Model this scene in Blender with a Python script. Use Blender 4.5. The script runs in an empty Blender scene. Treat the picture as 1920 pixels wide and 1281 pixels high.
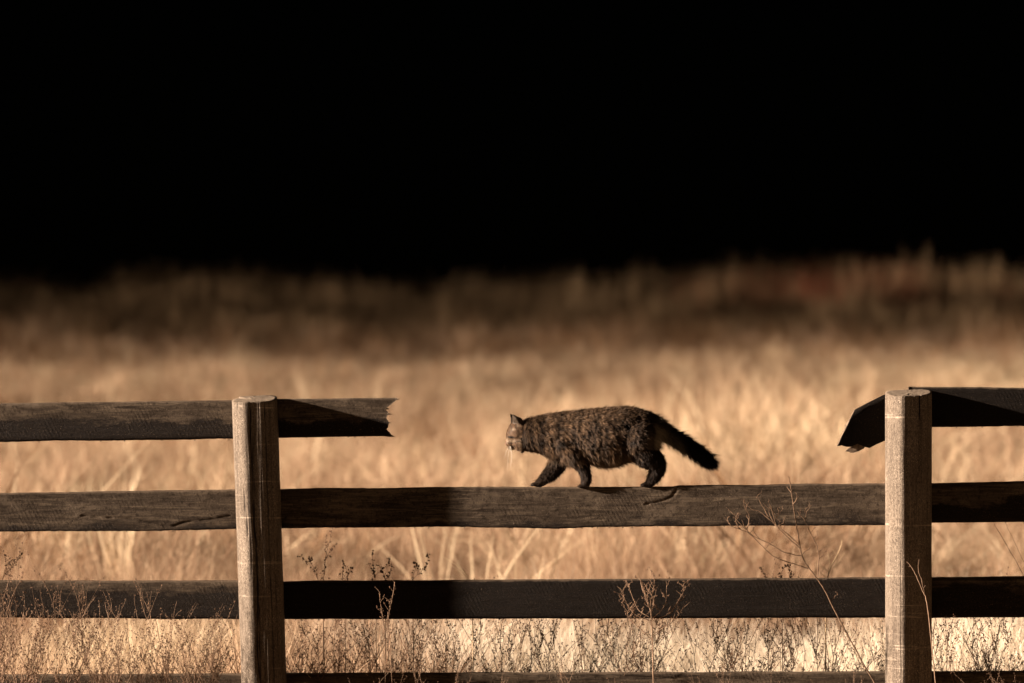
import bpy, bmesh, math, random
import numpy as np
from mathutils import Vector, Matrix, noise

random.seed(7)
rng = np.random.default_rng(11)
S = bpy.context.scene
COL = S.collection
R = math.radians

# ------------------------------------------------------------------ camera
CAM_D, CAM_H, PPM, HOR = 16.0, 1.6, 500.0, 610.0     # distance to fence, eye height, photo px per metre at the fence, horizon row
cam = bpy.data.cameras.new('camera')
cam.sensor_width = 36.0
cam.lens = 150.0
cam.shift_y = -(640.5 - HOR) / 1920.0
cam.clip_end = 3000
cam.dof.use_dof = True
cam.dof.focus_distance = CAM_D
cam.dof.aperture_fstop = 2.7
cam_o = bpy.data.objects.new('camera', cam)
COL.objects.link(cam_o)
cam_o.location = (0, -CAM_D, CAM_H)
cam_o.rotation_euler = (R(90), 0, 0)
S.camera = cam_o

# ------------------------------------------------------------------ light: very low warm sun from the left, night-dark sky
SUN_ELEV, SUN_AZ = 13.0, 8.8      # azimuth: degrees towards the camera from due left
sv = Vector((-math.cos(R(SUN_ELEV)) * math.cos(R(SUN_AZ)), -math.cos(R(SUN_ELEV)) * math.sin(R(SUN_AZ)), math.sin(R(SUN_ELEV))))
W = bpy.data.worlds.new('World')
S.world = W
W.use_nodes = True
sky = W.node_tree.nodes.new('ShaderNodeTexSky')
sky.sky_type = 'NISHITA'
sky.sun_disc = False
sky.sun_elevation = R(SUN_ELEV)
sky.sun_rotation = math.atan2(sv.x, sv.y)
bg = W.node_tree.nodes['Background']
bg.inputs['Strength'].default_value = 0.00002
W.node_tree.links.new(sky.outputs[0], bg.inputs['Color'])
sl = bpy.data.lights.new('sun', 'SUN')
sl.energy = 5.0
sl.angle = R(1.3)
sl.color = (1.0, 0.80, 0.64)
sun = bpy.data.objects.new('sun', sl)
COL.objects.link(sun)
sun.location = (-20, -5, 12)
sun.rotation_euler = sv.to_track_quat('Z', 'Y').to_euler()
S.view_settings.view_transform = 'Standard'
S.view_settings.look = 'None'
S.view_settings.gamma = 1.0
S.view_settings.use_curve_mapping = False
S.view_settings.exposure = 1.98

# ------------------------------------------------------------------ helpers
def PX(px): return (px - 960.0) / PPM
def PZ(py): return CAM_H - (py - HOR) / PPM
def P(px, py, y=0.0):
    k = (CAM_D + y) / CAM_D
    return Vector((PX(px) * k, y, CAM_H - (py - HOR) / PPM * k))

def empty(name, loc, label=None, cat=None, group=None):
    o = bpy.data.objects.new(name, None)
    o.empty_display_size = 0.1
    o.location = loc
    COL.objects.link(o)
    tag(o, label, cat, group)
    return o
def tag(o, label=None, cat=None, group=None, kind=None):
    if label: o['label'] = label
    if cat: o['category'] = cat
    if group: o['group'] = group
    if kind: o['kind'] = kind
    return o
def mesh_obj(name, verts, faces, mats, parent=None, smooth=True, face_mat=None, link=True):
    me = bpy.data.meshes.new(name)
    me.from_pydata([tuple(v) for v in verts], [], faces)
    for m in (mats if isinstance(mats, (list, tuple)) else [mats]):
        me.materials.append(m)
    if face_mat is not None:
        me.polygons.foreach_set('material_index', np.asarray(face_mat, dtype=np.int32))
    me.polygons.foreach_set('use_smooth', np.full(len(me.polygons), smooth, dtype=bool))
    me.update()
    o = bpy.data.objects.new(name, me)
    if link: COL.objects.link(o)
    if parent is not None:
        o.parent = parent
        o.matrix_parent_inverse = Matrix.Translation(-parent.location) if parent.type == 'EMPTY' else Matrix.Identity(4)
    return o
def fast_mesh(name, V, F, mat):
    """V (n,3) array, F (m,3) triangles."""
    me = bpy.data.meshes.new(name)
    V = np.asarray(V, dtype=np.float32); F = np.asarray(F, dtype=np.int32)
    me.vertices.add(len(V)); me.vertices.foreach_set('co', V.ravel())
    n = len(F)
    me.loops.add(n * 3); me.loops.foreach_set('vertex_index', F.ravel())
    me.polygons.add(n)
    me.polygons.foreach_set('loop_start', np.arange(0, n * 3, 3, dtype=np.int32))
    me.polygons.foreach_set('loop_total', np.full(n, 3, dtype=np.int32))
    me.update(calc_edges=True)
    me.validate()
    me.materials.append(mat)
    return me
def child(name, me, parent):
    o = bpy.data.objects.new(name, me)
    COL.objects.link(o)
    if parent is not None:
        o.parent = parent
        o.matrix_parent_inverse = Matrix.Translation(-parent.location) if parent.type == 'EMPTY' else Matrix.Identity(4)
    return o

# ------------------------------------------------------------------ node helper
class NT:
    def __init__(s, name):
        s.m = bpy.data.materials.new(name); s.m.use_nodes = True
        s.t = s.m.node_tree; s.t.nodes.clear()
        s.out = s.t.nodes.new('ShaderNodeOutputMaterial')
    def n(s, typ, **kw):
        nd = s.t.nodes.new(typ)
        for k, v in kw.items():
            if k.startswith('i_'):
                key = k[2:]; key = int(key) if key.isdigit() else key.replace('_', ' ')
                nd.inputs[key].default_value = v
            else: setattr(nd, k, v)
        return nd
    def l(s, a, b): s.t.links.new(a, b)
    def noise(s, vec, scale, detail=4, rough=0.6, dist=0.0):
        nd = s.n('ShaderNodeTexNoise'); nd.inputs['Scale'].default_value = scale
        nd.inputs['Detail'].default_value = detail; nd.inputs['Roughness'].default_value = rough
        nd.inputs['Distortion'].default_value = dist
        s.l(vec, nd.inputs['Vector']); return nd.outputs['Fac']
    def mapping(s, vec, scale=(1, 1, 1), rot=(0, 0, 0), loc=(0, 0, 0)):
        nd = s.n('ShaderNodeMapping'); nd.inputs['Scale'].default_value = scale
        nd.inputs['Rotation'].default_value = rot; nd.inputs['Location'].default_value = loc
        s.l(vec, nd.inputs['Vector']); return nd.outputs[0]
    def ramp(s, fac, stops):
        nd = s.n('ShaderNodeValToRGB'); el = nd.color_ramp.elements
        while len(el) > 1: el.remove(el[-1])
        for k, (p, c) in enumerate(stops):
            e = el[0] if k == 0 else el.new(p)
            e.position = p
            e.color = (c, c, c, 1) if isinstance(c, (int, float)) else (*c, 1)
        s.l(fac, nd.inputs[0]); return nd.outputs[0]
    def mix(s, fac, a, b, blend='MIX'):
        nd = s.n('ShaderNodeMix', data_type='RGBA', blend_type=blend)
        for sock, v in ((nd.inputs[0], fac), (nd.inputs[6], a), (nd.inputs[7], b)):
            if isinstance(v, (int, float)): sock.default_value = v
            elif isinstance(v, tuple): sock.default_value = (*v, 1)
            else: s.l(v, sock)
        return nd.outputs[2]
    def math(s, op, a, b=0.0, clamp=False):
        nd = s.n('ShaderNodeMath', operation=op); nd.use_clamp = clamp
        for sock, v in ((nd.inputs[0], a), (nd.inputs[1], b)):
            if isinstance(v, (int, float)): sock.default_value = v
            else: s.l(v, sock)
        return nd.outputs[0]
    def bump(s, h, strength=0.5, dist=0.004, normal=None):
        nd = s.n('ShaderNodeBump'); nd.inputs['Strength'].default_value = strength
        nd.inputs['Distance'].default_value = dist
        s.l(h, nd.inputs['Height'])
        if normal is not None: s.l(normal, nd.inputs['Normal'])
        return nd.outputs[0]
    def principled(s, color, rough=0.8, normal=None, spec=0.3):
        b = s.n('ShaderNodeBsdfPrincipled')
        for sock, v in ((b.inputs['Base Color'], color), (b.inputs['Roughness'], rough)):
            if isinstance(v, tuple): sock.default_value = (*v, 1)
            elif isinstance(v, (int, float)): sock.default_value = v
            else: s.l(v, sock)
        b.inputs['Specular IOR Level'].default_value = spec
        if normal is not None: s.l(normal, b.inputs['Normal'])
        s.l(b.outputs[0], s.out.inputs[0])
        return b
    def wpos(s): return s.n('ShaderNodeNewGeometry').outputs['Position']

# ------------------------------------------------------------------ materials
def mat_rail(name, stain_lo, stain_hi, seed, dk=1.0):
    """weathered dark-stained board: grey-brown wood, saw marks, black stain creeping up from the lower edge"""
    t = NT(name)
    p = t.mapping(t.wpos(), loc=(seed * 3.1, 0, seed * 1.7))
    grain = t.noise(t.mapping(p, scale=(5, 30, 62)), 1.0, 7, 0.72, 0.9)
    fine = t.noise(p, 260, 3, 0.7)
    saw = t.n('ShaderNodeTexWave'); saw.bands_direction = 'X'
    saw.inputs['Scale'].default_value = 24; saw.inputs['Distortion'].default_value = 2.6
    saw.inputs['Detail'].default_value = 2; saw.inputs['Detail Scale'].default_value = 0.6
    t.l(t.mapping(p, rot=(0, R(28), 0)), saw.inputs['Vector'])
    sawmask = t.ramp(t.noise(p, 9, 5, 0.7), [(0.46, 0.0), (0.62, 1.0)])
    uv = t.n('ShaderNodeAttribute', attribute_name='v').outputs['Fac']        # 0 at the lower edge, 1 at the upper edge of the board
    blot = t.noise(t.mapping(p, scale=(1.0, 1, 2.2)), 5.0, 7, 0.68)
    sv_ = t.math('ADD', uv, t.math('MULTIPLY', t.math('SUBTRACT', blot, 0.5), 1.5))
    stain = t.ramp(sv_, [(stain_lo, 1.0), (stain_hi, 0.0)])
    fleck = t.ramp(t.noise(p, 230, 2, 0.6), [(0.64, 0.0), (0.72, 1.0)])
    wood = t.ramp(grain, [(0.36, (0.020, 0.014, 0.010)), (0.5, (0.062, 0.047, 0.034)), (0.64, (0.15, 0.116, 0.083))])
    tone = t.noise(p, 3.2, 4)
    wood = t.mix(t.ramp(tone, [(0.35, 0.0), (0.65, 0.55)]), wood, (0.055, 0.041, 0.029))
    wood = t.mix(t.ramp(t.noise(t.mapping(p, scale=(1, 1, 2)), 4.5, 6, 0.7), [(0.52, 0.0), (0.66, 0.7)]), wood, (0.135, 0.105, 0.077))
    wood = t.mix(t.ramp(t.noise(p, 60, 4, 0.75), [(0.34, 0.8), (0.48, 0.0)]), wood, (0.018, 0.012, 0.008))
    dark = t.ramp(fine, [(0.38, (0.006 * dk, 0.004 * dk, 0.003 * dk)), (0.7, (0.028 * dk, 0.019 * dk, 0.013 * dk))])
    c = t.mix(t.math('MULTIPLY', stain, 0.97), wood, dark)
    worn = t.ramp(t.math('ADD', uv, t.math('MULTIPLY', t.math('SUBTRACT', t.noise(p, 16, 5, 0.7), 0.5), 0.12)), [(0.955, 0.0), (0.99, 1.0)])
    c = t.mix(t.math('MULTIPLY', worn, 0.6), c, (0.16, 0.12, 0.085))
    c = t.mix(t.math('MULTIPLY', fleck, 0.5 * min(1.0, dk)), c, (0.30, 0.23, 0.165))
    h = t.math('ADD', t.math('MULTIPLY', grain, 0.7), t.math('MULTIPLY', fine, 0.35))
    h = t.math('ADD', h, t.math('MULTIPLY', t.math('MULTIPLY', saw.outputs['Fac'], sawmask), 0.10))
    nrm = t.bump(h, 1.0, 0.007)
    rough = t.ramp(stain, [(0.0, 0.85), (1.0, 0.62)])
    t.principled(c, rough, nrm, 0.08)
    return t.m
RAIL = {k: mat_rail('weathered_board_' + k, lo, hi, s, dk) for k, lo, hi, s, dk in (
    ('grey', -0.05, 0.22, 1, 1), ('lower_stain', 0.44, 0.56, 2, 0.8), ('mid_stain', 0.70, 0.86, 3, 0.8), ('black', 1.04, 1.26, 4, 0.5), ('shade_black', 1.6, 1.9, 5, 0.4))}  # last kind: shade around the right post put into the board colour

def mat_post():
    t = NT('weathered_post_wood')
    p = t.wpos()
    grain = t.noise(t.mapping(p, scale=(48, 48, 1.6)), 1.0, 8, 0.75, 1.1)
    fine = t.noise(t.mapping(p, scale=(1, 1, 0.45), rot=(0.1, 0.2, 0)), 190, 4, 0.8)
    bands = t.noise(t.mapping(p, scale=(1.2, 1.2, 36)), 1.0, 4, 0.7)
    band_mask = t.ramp(bands, [(0.60, 0.0), (0.65, 1.0)])
    brk = t.ramp(t.noise(p, 24, 3), [(0.36, 0.0), (0.56, 1.0)])
    c = t.ramp(grain, [(0.32, (0.05, 0.038, 0.028)), (0.47, (0.155, 0.123, 0.092)), (0.72, (0.25, 0.204, 0.156))])
    c = t.mix(t.ramp(fine, [(0.36, 0.9), (0.56, 0.0)]), c, (0.04, 0.026, 0.017))
    c = t.mix(t.math('MULTIPLY', t.math('MULTIPLY', band_mask, brk), 0.5), c, (0.55, 0.46, 0.36))
    spec = t.ramp(t.noise(p, 300, 2, 0.7), [(0.58, 0.0), (0.68, 1.0)])
    c = t.mix(t.math('MULTIPLY', t.math('MULTIPLY', spec, 0.75), t.ramp(t.noise(p, 9, 3), [(0.36, 0.15), (0.62, 1.0)])), c, (0.62, 0.52, 0.41))
    weather = t.ramp(t.noise(t.mapping(p, scale=(2, 2, 1)), 6.0, 4), [(0.45, 0.0), (0.75, 0.55)])
    c = t.mix(weather, c, (0.07, 0.053, 0.038))
    c = t.mix(t.ramp(t.n('ShaderNodeAttribute', attribute_name='crack_dark').outputs['Fac'], [(0.25, 0.0), (0.7, 0.92)]), c, (0.012, 0.008, 0.006))  # darker colour along the crack lines
    h = t.math('ADD', t.math('MULTIPLY', grain, 0.6), t.math('MULTIPLY', fine, 0.75))
    t.principled(c, 0.8, t.bump(h, 0.8, 0.004), 0.25)
    return t.m
M_POST = mat_post()
def mat_simple(name, c1, c2, scale=30, rough=0.8, bump=0.4, spec=0.2):
    t = NT(name); p = t.wpos()
    f = t.noise(p, scale, 5, 0.65)
    t.principled(t.ramp(f, [(0.35, c1), (0.65, c2)]), rough, t.bump(f, bump, 0.004), spec)
    return t.m
M_ENDGRAIN = mat_simple('end_grain_wood', (0.13, 0.098, 0.07), (0.24, 0.19, 0.14), 90, 0.9, 0.9)
M_SPLIT = mat_simple('splintered_wood', (0.05, 0.035, 0.024), (0.22, 0.16, 0.11), 60, 0.85, 0.9)
def mat_drop():
    t = NT('water_drop'); b = t.principled((0.9, 0.9, 0.9), 0.02, None, 0.5)
    b.inputs['Transmission Weight'].default_value = 0.85; b.inputs['IOR'].default_value = 1.33
    return t.m
M_DROP = mat_drop()

def mat_grass(name, stops, patch=(0.16, 0.5), trans=0.4, bleach_or_lit=None, var=0.5, detail_scale=1.3):
    """dry grass: colour from patches that lie on the field, blade to blade variation, light passing through the blades"""
    t = NT(name)
    p = t.wpos()
    f1 = t.noise(t.mapping(p, scale=(1, 0.55, 0.2)), patch[0], 3, 0.55)
    f2 = t.noise(p, detail_scale, 3, 0.6)
    f3 = t.noise(t.mapping(p, scale=(1, 0.6, 0.2)), patch[1], 2, 0.5)
    f = t.math('ADD', t.math('ADD', t.math('MULTIPLY', f1, 0.7), t.math('MULTIPLY', f2, 0.35)), t.math('MULTIPLY', t.math('SUBTRACT', f3, 0.5), 0.45))
    rnd = t.n('ShaderNodeAttribute', attribute_name='rnd').outputs['Fac']
    f = t.math('ADD', f, t.math('MULTIPLY', t.math('SUBTRACT', rnd, 0.5), var), True)
    c = t.ramp(f, stops)
    if bleach_or_lit:
        for (cx, cy, rx, ry, col) in bleach_or_lit:
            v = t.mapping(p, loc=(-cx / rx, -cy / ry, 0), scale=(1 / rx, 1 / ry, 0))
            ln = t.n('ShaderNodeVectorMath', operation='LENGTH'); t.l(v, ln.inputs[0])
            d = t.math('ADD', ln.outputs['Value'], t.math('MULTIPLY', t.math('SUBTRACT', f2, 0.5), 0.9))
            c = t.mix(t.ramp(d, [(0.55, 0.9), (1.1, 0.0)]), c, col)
    d = t.n('ShaderNodeBsdfDiffuse'); tr = t.n('ShaderNodeBsdfTranslucent')
    t.l(c, d.inputs[0]); t.l(c, tr.inputs[0])
    mx = t.n('ShaderNodeMixShader'); mx.inputs[0].default_value = trans
    t.l(d.outputs[0], mx.inputs[1]); t.l(tr.outputs[0], mx.inputs[2])
    t.l(mx.outputs[0], t.out.inputs[0])
    return t.m
STRAW = [(0.28, (0.19, 0.118, 0.074)), (0.42, (0.33, 0.213, 0.138)), (0.56, (0.50, 0.34, 0.222)), (0.70, (0.72, 0.55, 0.38))]
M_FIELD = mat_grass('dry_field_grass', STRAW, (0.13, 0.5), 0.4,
                    bleach_or_lit=[(2.2, 27, 2.4, 8, (0.80, 0.64, 0.44)), (13, 80, 6, 20, (0.80, 0.63, 0.43)), (3.4, 50, 4, 9, (0.68, 0.5, 0.33))])  # patches of light on the field put into the grass colour
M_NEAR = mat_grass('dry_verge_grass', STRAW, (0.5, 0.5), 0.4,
                   bleach_or_lit=[(1.1, 2.8, 2.1, 2.4, (0.88, 0.79, 0.64)), (-1.7, 3.0, 0.8, 1.2, (0.8, 0.66, 0.47))])
M_PALE = mat_grass('pale_straw', [(0.2, (0.55, 0.42, 0.27)), (0.8, (0.75, 0.62, 0.43))], (0.5, 0.5), 0.35)
M_BROWN = mat_grass('brown_dead_grass', [(0.2, (0.15, 0.085, 0.045)), (0.8, (0.30, 0.185, 0.105))], (0.5, 0.5), 0.35)
M_REED = mat_grass('brown_reed', [(0.25, (0.07, 0.046, 0.025)), (0.55, (0.165, 0.112, 0.064)), (0.8, (0.28, 0.195, 0.115))], (0.12, 0.5), 0.3)
M_RUSSET = mat_grass('russet_twig', [(0.25, (0.08, 0.03, 0.017)), (0.55, (0.15, 0.058, 0.033)), (0.8, (0.22, 0.09, 0.052))], (0.2, 0.5), 0.2)
M_SHADE_WOOD = mat_simple('shade_wood_needles', (0.02, 0.03, 0.014), (0.05, 0.06, 0.03), 2, 0.9, 0.2)
M_STEM = mat_simple('dry_brown_stem', (0.075, 0.045, 0.027), (0.20, 0.13, 0.082), 60, 0.8, 0.3)
M_SEED = mat_simple('dry_seed_husk', (0.05, 0.026, 0.016), (0.15, 0.085, 0.05), 180, 0.85, 0.3)
M_STEM_L = mat_simple('dry_tan_stem', (0.15, 0.095, 0.06), (0.30, 0.20, 0.132), 60, 0.8, 0.3)
M_SEED_L = mat_simple('tan_seed_husk', (0.07, 0.04, 0.025), (0.24, 0.15, 0.095), 180, 0.85, 0.3)
def mat_ground():
    t = NT('straw_litter_ground'); p = t.wpos()
    f = t.noise(p, 0.35, 6, 0.6); g = t.noise(p, 28, 4, 0.7)
    c = t.ramp(t.math('ADD', t.math('MULTIPLY', f, 0.5), t.math('MULTIPLY', g, 0.5)),
               [(0.35, (0.19, 0.125, 0.072)), (0.5, (0.33, 0.225, 0.13)), (0.65, (0.46, 0.33, 0.2))])
    t.principled(c, 0.95, t.bump(g, 0.8, 0.03), 0.1)
    return t.m
M_GROUND = mat_ground()

# ------------------------------------------------------------------ ground
def ground_z(x, y):
    z = 0.0
    if y > 8:
        k = min(1.0, (y - 8) / 14.0)
        z += k * 0.16 * math.sin(y * 0.085 + 0.05 * x + 0.6) + k * 0.12 * noise.noise(Vector((x * 0.09, y * 0.05, 3.3)))
        z += k * 0.0016 * x * min(1, (y - 8) / 100) * 4
    if y > 236: z -= min(7.0, (y - 236) * 0.13)
    return z
def build_ground():
    xs = np.concatenate([np.linspace(-500, -70, 12, endpoint=False), np.linspace(-70, 70, 71), np.linspace(90, 500, 12)])
    ys = np.concatenate([np.linspace(-300, -30, 10, endpoint=False), np.linspace(-30, 300, 166), np.linspace(330, 900, 12)])
    vs = [(x, y, ground_z(x, y)) for y in ys for x in xs]
    nx = len(xs)
    fs = [(j * nx + i, j * nx + i + 1, (j + 1) * nx + i + 1, (j + 1) * nx + i) for j in range(len(ys) - 1) for i in range(nx - 1)]
    tag(mesh_obj('ground', vs, fs, M_GROUND), kind='structure')
build_ground()
def mat_bounce_cut():
    t = NT('bounce_cut_soil'); p = t.wpos()
    f = t.noise(p, 3, 7, 0.65)
    t.principled(t.ramp(f, [(0.35, (0.11, 0.082, 0.058)), (0.65, (0.21, 0.16, 0.115))]), 0.95, t.bump(f, 0.8, 0.05), 0.1)
    return t.m
def build_bounce_cut():  # unseen dark ground, added to cut light bounced onto the fence
    xs = np.linspace(-60, 60, 61); ys = np.linspace(-13, -1.0, 13)
    vs = [(x, y + (0.25 * noise.noise(Vector((x * 0.5, y, 1))) if k in (0, 12) else 0), 0.004 + 0.02 * (0.5 + 0.5 * noise.noise(Vector((x * 0.7, y * 0.9, 2)))) * (0 < k < 12)) for k, y in enumerate(ys) for x in xs]
    fs = [(j * 61 + i, j * 61 + i + 1, (j + 1) * 61 + i + 1, (j + 1) * 61 + i) for j in range(12) for i in range(60)]
    tag(mesh_obj('bounce_cut_ground', vs, fs, mat_bounce_cut()), kind='structure')
build_bounce_cut()

# ------------------------------------------------------------------ tufts (shared meshes scattered as one object)
SRC = {}
def blades(n, h, w, spread, lean, curl, seg=3, tangle=0.0, seed=0, head=0.0):
    """n tapering bent blades -> V, F, per-vertex random"""
    r = np.random.default_rng(seed)
    V = []; F = []; A = []
    for i in range(n):
        a = r.uniform(0, 2 * math.pi); rad = spread * math.sqrt(r.uniform())
        base = np.array([rad * math.cos(a), rad * math.sin(a), -0.02])
        d = a + r.normal(0, 1.1)
        hh = h * r.uniform(0.45, 1.0)
        ln = abs(r.normal(0, lean)) + lean * 0.3
        cu = r.normal(curl, curl * 0.6)
        face = r.uniform(0, math.pi)
        wx = np.array([math.cos(face), math.sin(face), 0]) * w * r.uniform(0.6, 1.3)
        pos = base.copy(); ang = ln; rn = r.uniform()
        b0 = len(V)
        for k in range(seg + 1):
            f = k / seg
            ww = wx * (1 - f ** 1.6) if head == 0 else wx * (0.35 if f < 0.6 else (1.0 + head * (1 - abs(f - 0.8) / 0.2)) * 0.5 * (1.02 - f) / 0.4 + 0.05)
            V.append(pos - ww * 0.5); V.append(pos + ww * 0.5); A += [rn, rn]
            st = hh / seg
            wob = r.normal(0, tangle, 2) if tangle else np.zeros(2)
            pos = pos + np.array([math.cos(d) * math.sin(ang) * st + wob[0] * st, math.sin(d) * math.sin(ang) * st + wob[1] * st, math.cos(ang) * st])
            ang = min(2.2, ang + cu / seg)
        for k in range(seg):
            q = b0 + 2 * k
            F.append((q, q + 1, q + 3)); F.append((q, q + 3, q + 2))
    return np.array(V), np.array(F), np.array(A, dtype=np.float32)
def src_mesh(coll_key, mat, variants):
    c = bpy.data.collections.new(coll_key + '_kinds')
    for k, kw in enumerate(variants):
        kw = dict(kw); mt = kw.pop('mat', mat)
        V, F, A = blades(**kw)
        me = fast_mesh('%s_tuft' % coll_key, V, F, mt)
        at = me.attributes.new('rnd', 'FLOAT', 'POINT'); at.data.foreach_set('value', A)
        o = bpy.data.objects.new('%s_tuft' % coll_key, me)
        c.objects.link(o)
    return c
def scatter(name, coll, pts, scl, rot, nvar, seed=0):
    """one object whose points each carry one of the tuft meshes"""
    n = len(pts)
    me = bpy.data.meshes.new(name)
    me.vertices.add(n); me.vertices.foreach_set('co', np.asarray(pts, dtype=np.float32).ravel())
    for nm, typ, dat in (('rot', 'FLOAT_VECTOR', np.asarray(rot, dtype=np.float32).ravel()), ('scl', 'FLOAT_VECTOR', np.asarray(scl, dtype=np.float32).ravel())):
        a = me.attributes.new(nm, typ, 'POINT'); a.data.foreach_set('vector', dat)
    a = me.attributes.new('idx', 'INT', 'POINT')
    a.data.foreach_set('value', np.random.default_rng(seed).integers(0, nvar, n).astype(np.int32))
    me.update()
    o = bpy.data.objects.new(name, me); COL.objects.link(o)
    g = bpy.data.node_groups.new(name + '_scatter', 'GeometryNodeTree')
    g.interface.new_socket('Geometry', in_out='INPUT', socket_type='NodeSocketGeometry')
    g.interface.new_socket('Geometry', in_out='OUTPUT', socket_type='NodeSocketGeometry')
    N = g.nodes.new; L = g.links.new
    gi = N('NodeGroupInput'); go = N('NodeGroupOutput')
    ci = N('GeometryNodeCollectionInfo'); ci.inputs['Collection'].default_value = coll
    ci.inputs['Separate Children'].default_value = True; ci.inputs['Reset Children'].default_value = True
    ip = N('GeometryNodeInstanceOnPoints'); ip.inputs['Pick Instance'].default_value = True
    def attr(nm, typ):
        x = N('GeometryNodeInputNamedAttribute'); x.data_type = typ; x.inputs['Name'].default_value = nm
        return [s for s in x.outputs if s.enabled and s.name == 'Attribute'][0]
    e2r = N('FunctionNodeEulerToRotation')
    L(attr('rot', 'FLOAT_VECTOR'), e2r.inputs[0]); L(e2r.outputs[0], ip.inputs['Rotation'])
    L(attr('scl', 'FLOAT_VECTOR'), ip.inputs['Scale']); L(attr('idx', 'INT'), ip.inputs['Instance Index'])
    L(gi.outputs[0], ip.inputs['Points']); L(ci.outputs[0], ip.inputs['Instance']); L(ip.outputs[0], go.inputs[0])
    md = o.modifiers.new('scatter', 'NODES'); md.node_group = g
    return o
def rots(n, tilt=0.12):
    r = np.zeros((n, 3)); r[:, 0] = rng.normal(0, tilt, n); r[:, 1] = rng.normal(0, tilt, n); r[:, 2] = rng.uniform(0, 6.283, n)
    return r
def place(n, y0, y1, power=1.0, margin=2.5):
    """random points in the widening strip of field that the camera (and one a step aside) can see"""
    out = []
    while len(out) < n:
        y = y0 + (y1 - y0) * rng.uniform() ** power
        hw = 1.92 * (CAM_D + y) / CAM_D + margin + 0.03 * max(y, 0)
        if y1 - y0 > 60 and rng.uniform() > hw / (1.92 * (CAM_D + y1) / CAM_D + margin + 0.03 * y1): continue
        x = rng.uniform(-hw, hw)
        out.append((x, y, ground_z(x, y)))
    return np.array(out)
def scales(pts, lo, hi, clump=0.35, f=0.25):
    n = len(pts); s = rng.uniform(lo, hi, n)
    nz = np.array([noise.noise(Vector((p[0] * f, p[1] * f * 0.6, 9.1))) for p in pts])
    s = s * (1 + clump * nz)
    return np.stack([s * rng.uniform(0.8, 1.2, n), s * rng.uniform(0.8, 1.2, n), s], axis=1)

near_k = src_mesh('verge_grass', M_NEAR, [
    dict(n=150, h=0.42, w=0.0036, spread=0.16, lean=0.45, curl=1.0, seg=4, tangle=0.18, seed=1),
    dict(n=150, h=0.34, w=0.0034, spread=0.2, lean=0.75, curl=1.3, seg=4, tangle=0.25, seed=2),
    dict(n=110, h=0.50, w=0.0034, spread=0.12, lean=0.3, curl=0.6, seg=4, tangle=0.12, seed=3),
    dict(n=150, h=0.28, w=0.0045, spread=0.22, lean=1.0, curl=1.1, seg=4, tangle=0.3, seed=4)])
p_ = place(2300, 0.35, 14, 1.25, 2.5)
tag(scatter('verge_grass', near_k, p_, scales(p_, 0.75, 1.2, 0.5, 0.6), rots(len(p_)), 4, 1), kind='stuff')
mown_k = src_mesh('short_grass', M_NEAR, [
    dict(n=110, h=0.13, w=0.004, spread=0.2, lean=0.6, curl=0.8, seg=2, tangle=0.2, seed=11),
    dict(n=110, h=0.10, w=0.004, spread=0.22, lean=0.8, curl=0.8, seg=2, tangle=0.2, seed=12)])
p_ = np.array([(rng.uniform(-5, 5), rng.uniform(-1.3, 0.6), 0) for _ in range(380)])
tag(scatter('short_grass', mown_k, p_, scales(p_, 0.7, 1.2), rots(len(p_)), 2, 2), kind='stuff')
field_k = src_mesh('field_grass', M_FIELD, [
    dict(n=150, h=0.85, w=0.010, spread=0.5, lean=0.75, curl=1.3, seg=4, tangle=0.25, seed=21),
    dict(n=150, h=0.70, w=0.010, spread=0.55, lean=1.0, curl=1.5, seg=4, tangle=0.3, seed=22),
    dict(n=110, h=0.95, w=0.009, spread=0.4, lean=0.5, curl=1.0, seg=4, tangle=0.2, seed=23),
    dict(n=130, h=0.55, w=0.013, spread=0.55, lean=1.1, curl=1.4, seg=4, tangle=0.35, seed=24),
    dict(n=44, h=0.95, w=0.015, spread=0.3, lean=0.7, curl=1.4, seg=4, tangle=0.25, seed=25, mat=M_PALE),
    dict(n=46, h=0.75, w=0.018, spread=0.3, lean=0.7, curl=1.3, seg=4, tangle=0.2, seed=26, mat=M_PALE),
    dict(n=60, h=0.95, w=0.016, spread=0.4, lean=0.7, curl=1.0, seg=4, tangle=0.25, seed=27, mat=M_BROWN)])
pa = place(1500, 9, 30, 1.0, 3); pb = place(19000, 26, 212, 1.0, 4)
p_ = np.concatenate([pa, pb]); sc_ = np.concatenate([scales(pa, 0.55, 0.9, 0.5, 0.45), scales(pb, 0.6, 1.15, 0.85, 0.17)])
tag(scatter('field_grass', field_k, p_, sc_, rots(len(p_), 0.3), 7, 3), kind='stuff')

# ---- the dim bank of reeds and russet brush that closes the field
reed_k = src_mesh('reed_bank', M_REED, [
    dict(n=90, h=3.2, w=0.05, spread=1.1, lean=0.10, curl=0.16, seg=4, tangle=0.05, seed=31, head=0.8),
    dict(n=90, h=2.6, w=0.05, spread=1.2, lean=0.16, curl=0.3, seg=4, tangle=0.06, seed=32, head=0.6),
    dict(n=70, h=3.6, w=0.045, spread=0.9, lean=0.07, curl=0.12, seg=4, tangle=0.05, seed=33, head=0.9)])
pts = []
while len(pts) < 2100:
    x = rng.uniform(-42, 42); y = rng.uniform(165, 232)
    if y < 196 and rng.uniform() > (y - 163) / 33: continue
    pts.append((x, y, ground_z(x, y)))
p_ = np.array(pts)
TOPS = [(0, 492), (60, 535), (180, 498), (330, 482), (440, 486), (560, 508), (620, 496), (800, 522), (940, 498), (1100, 508), (1200, 502), (1400, 488), (1600, 478), (1780, 484), (1830, 500), (1920, 498)]
def bank_height(x, y):
    px = 960 + x * PPM * CAM_D / (CAM_D + 212)
    return CAM_H + (HOR - interp(TOPS, min(2300, max(-400, px)))) / 8000.0 * 230
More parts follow.
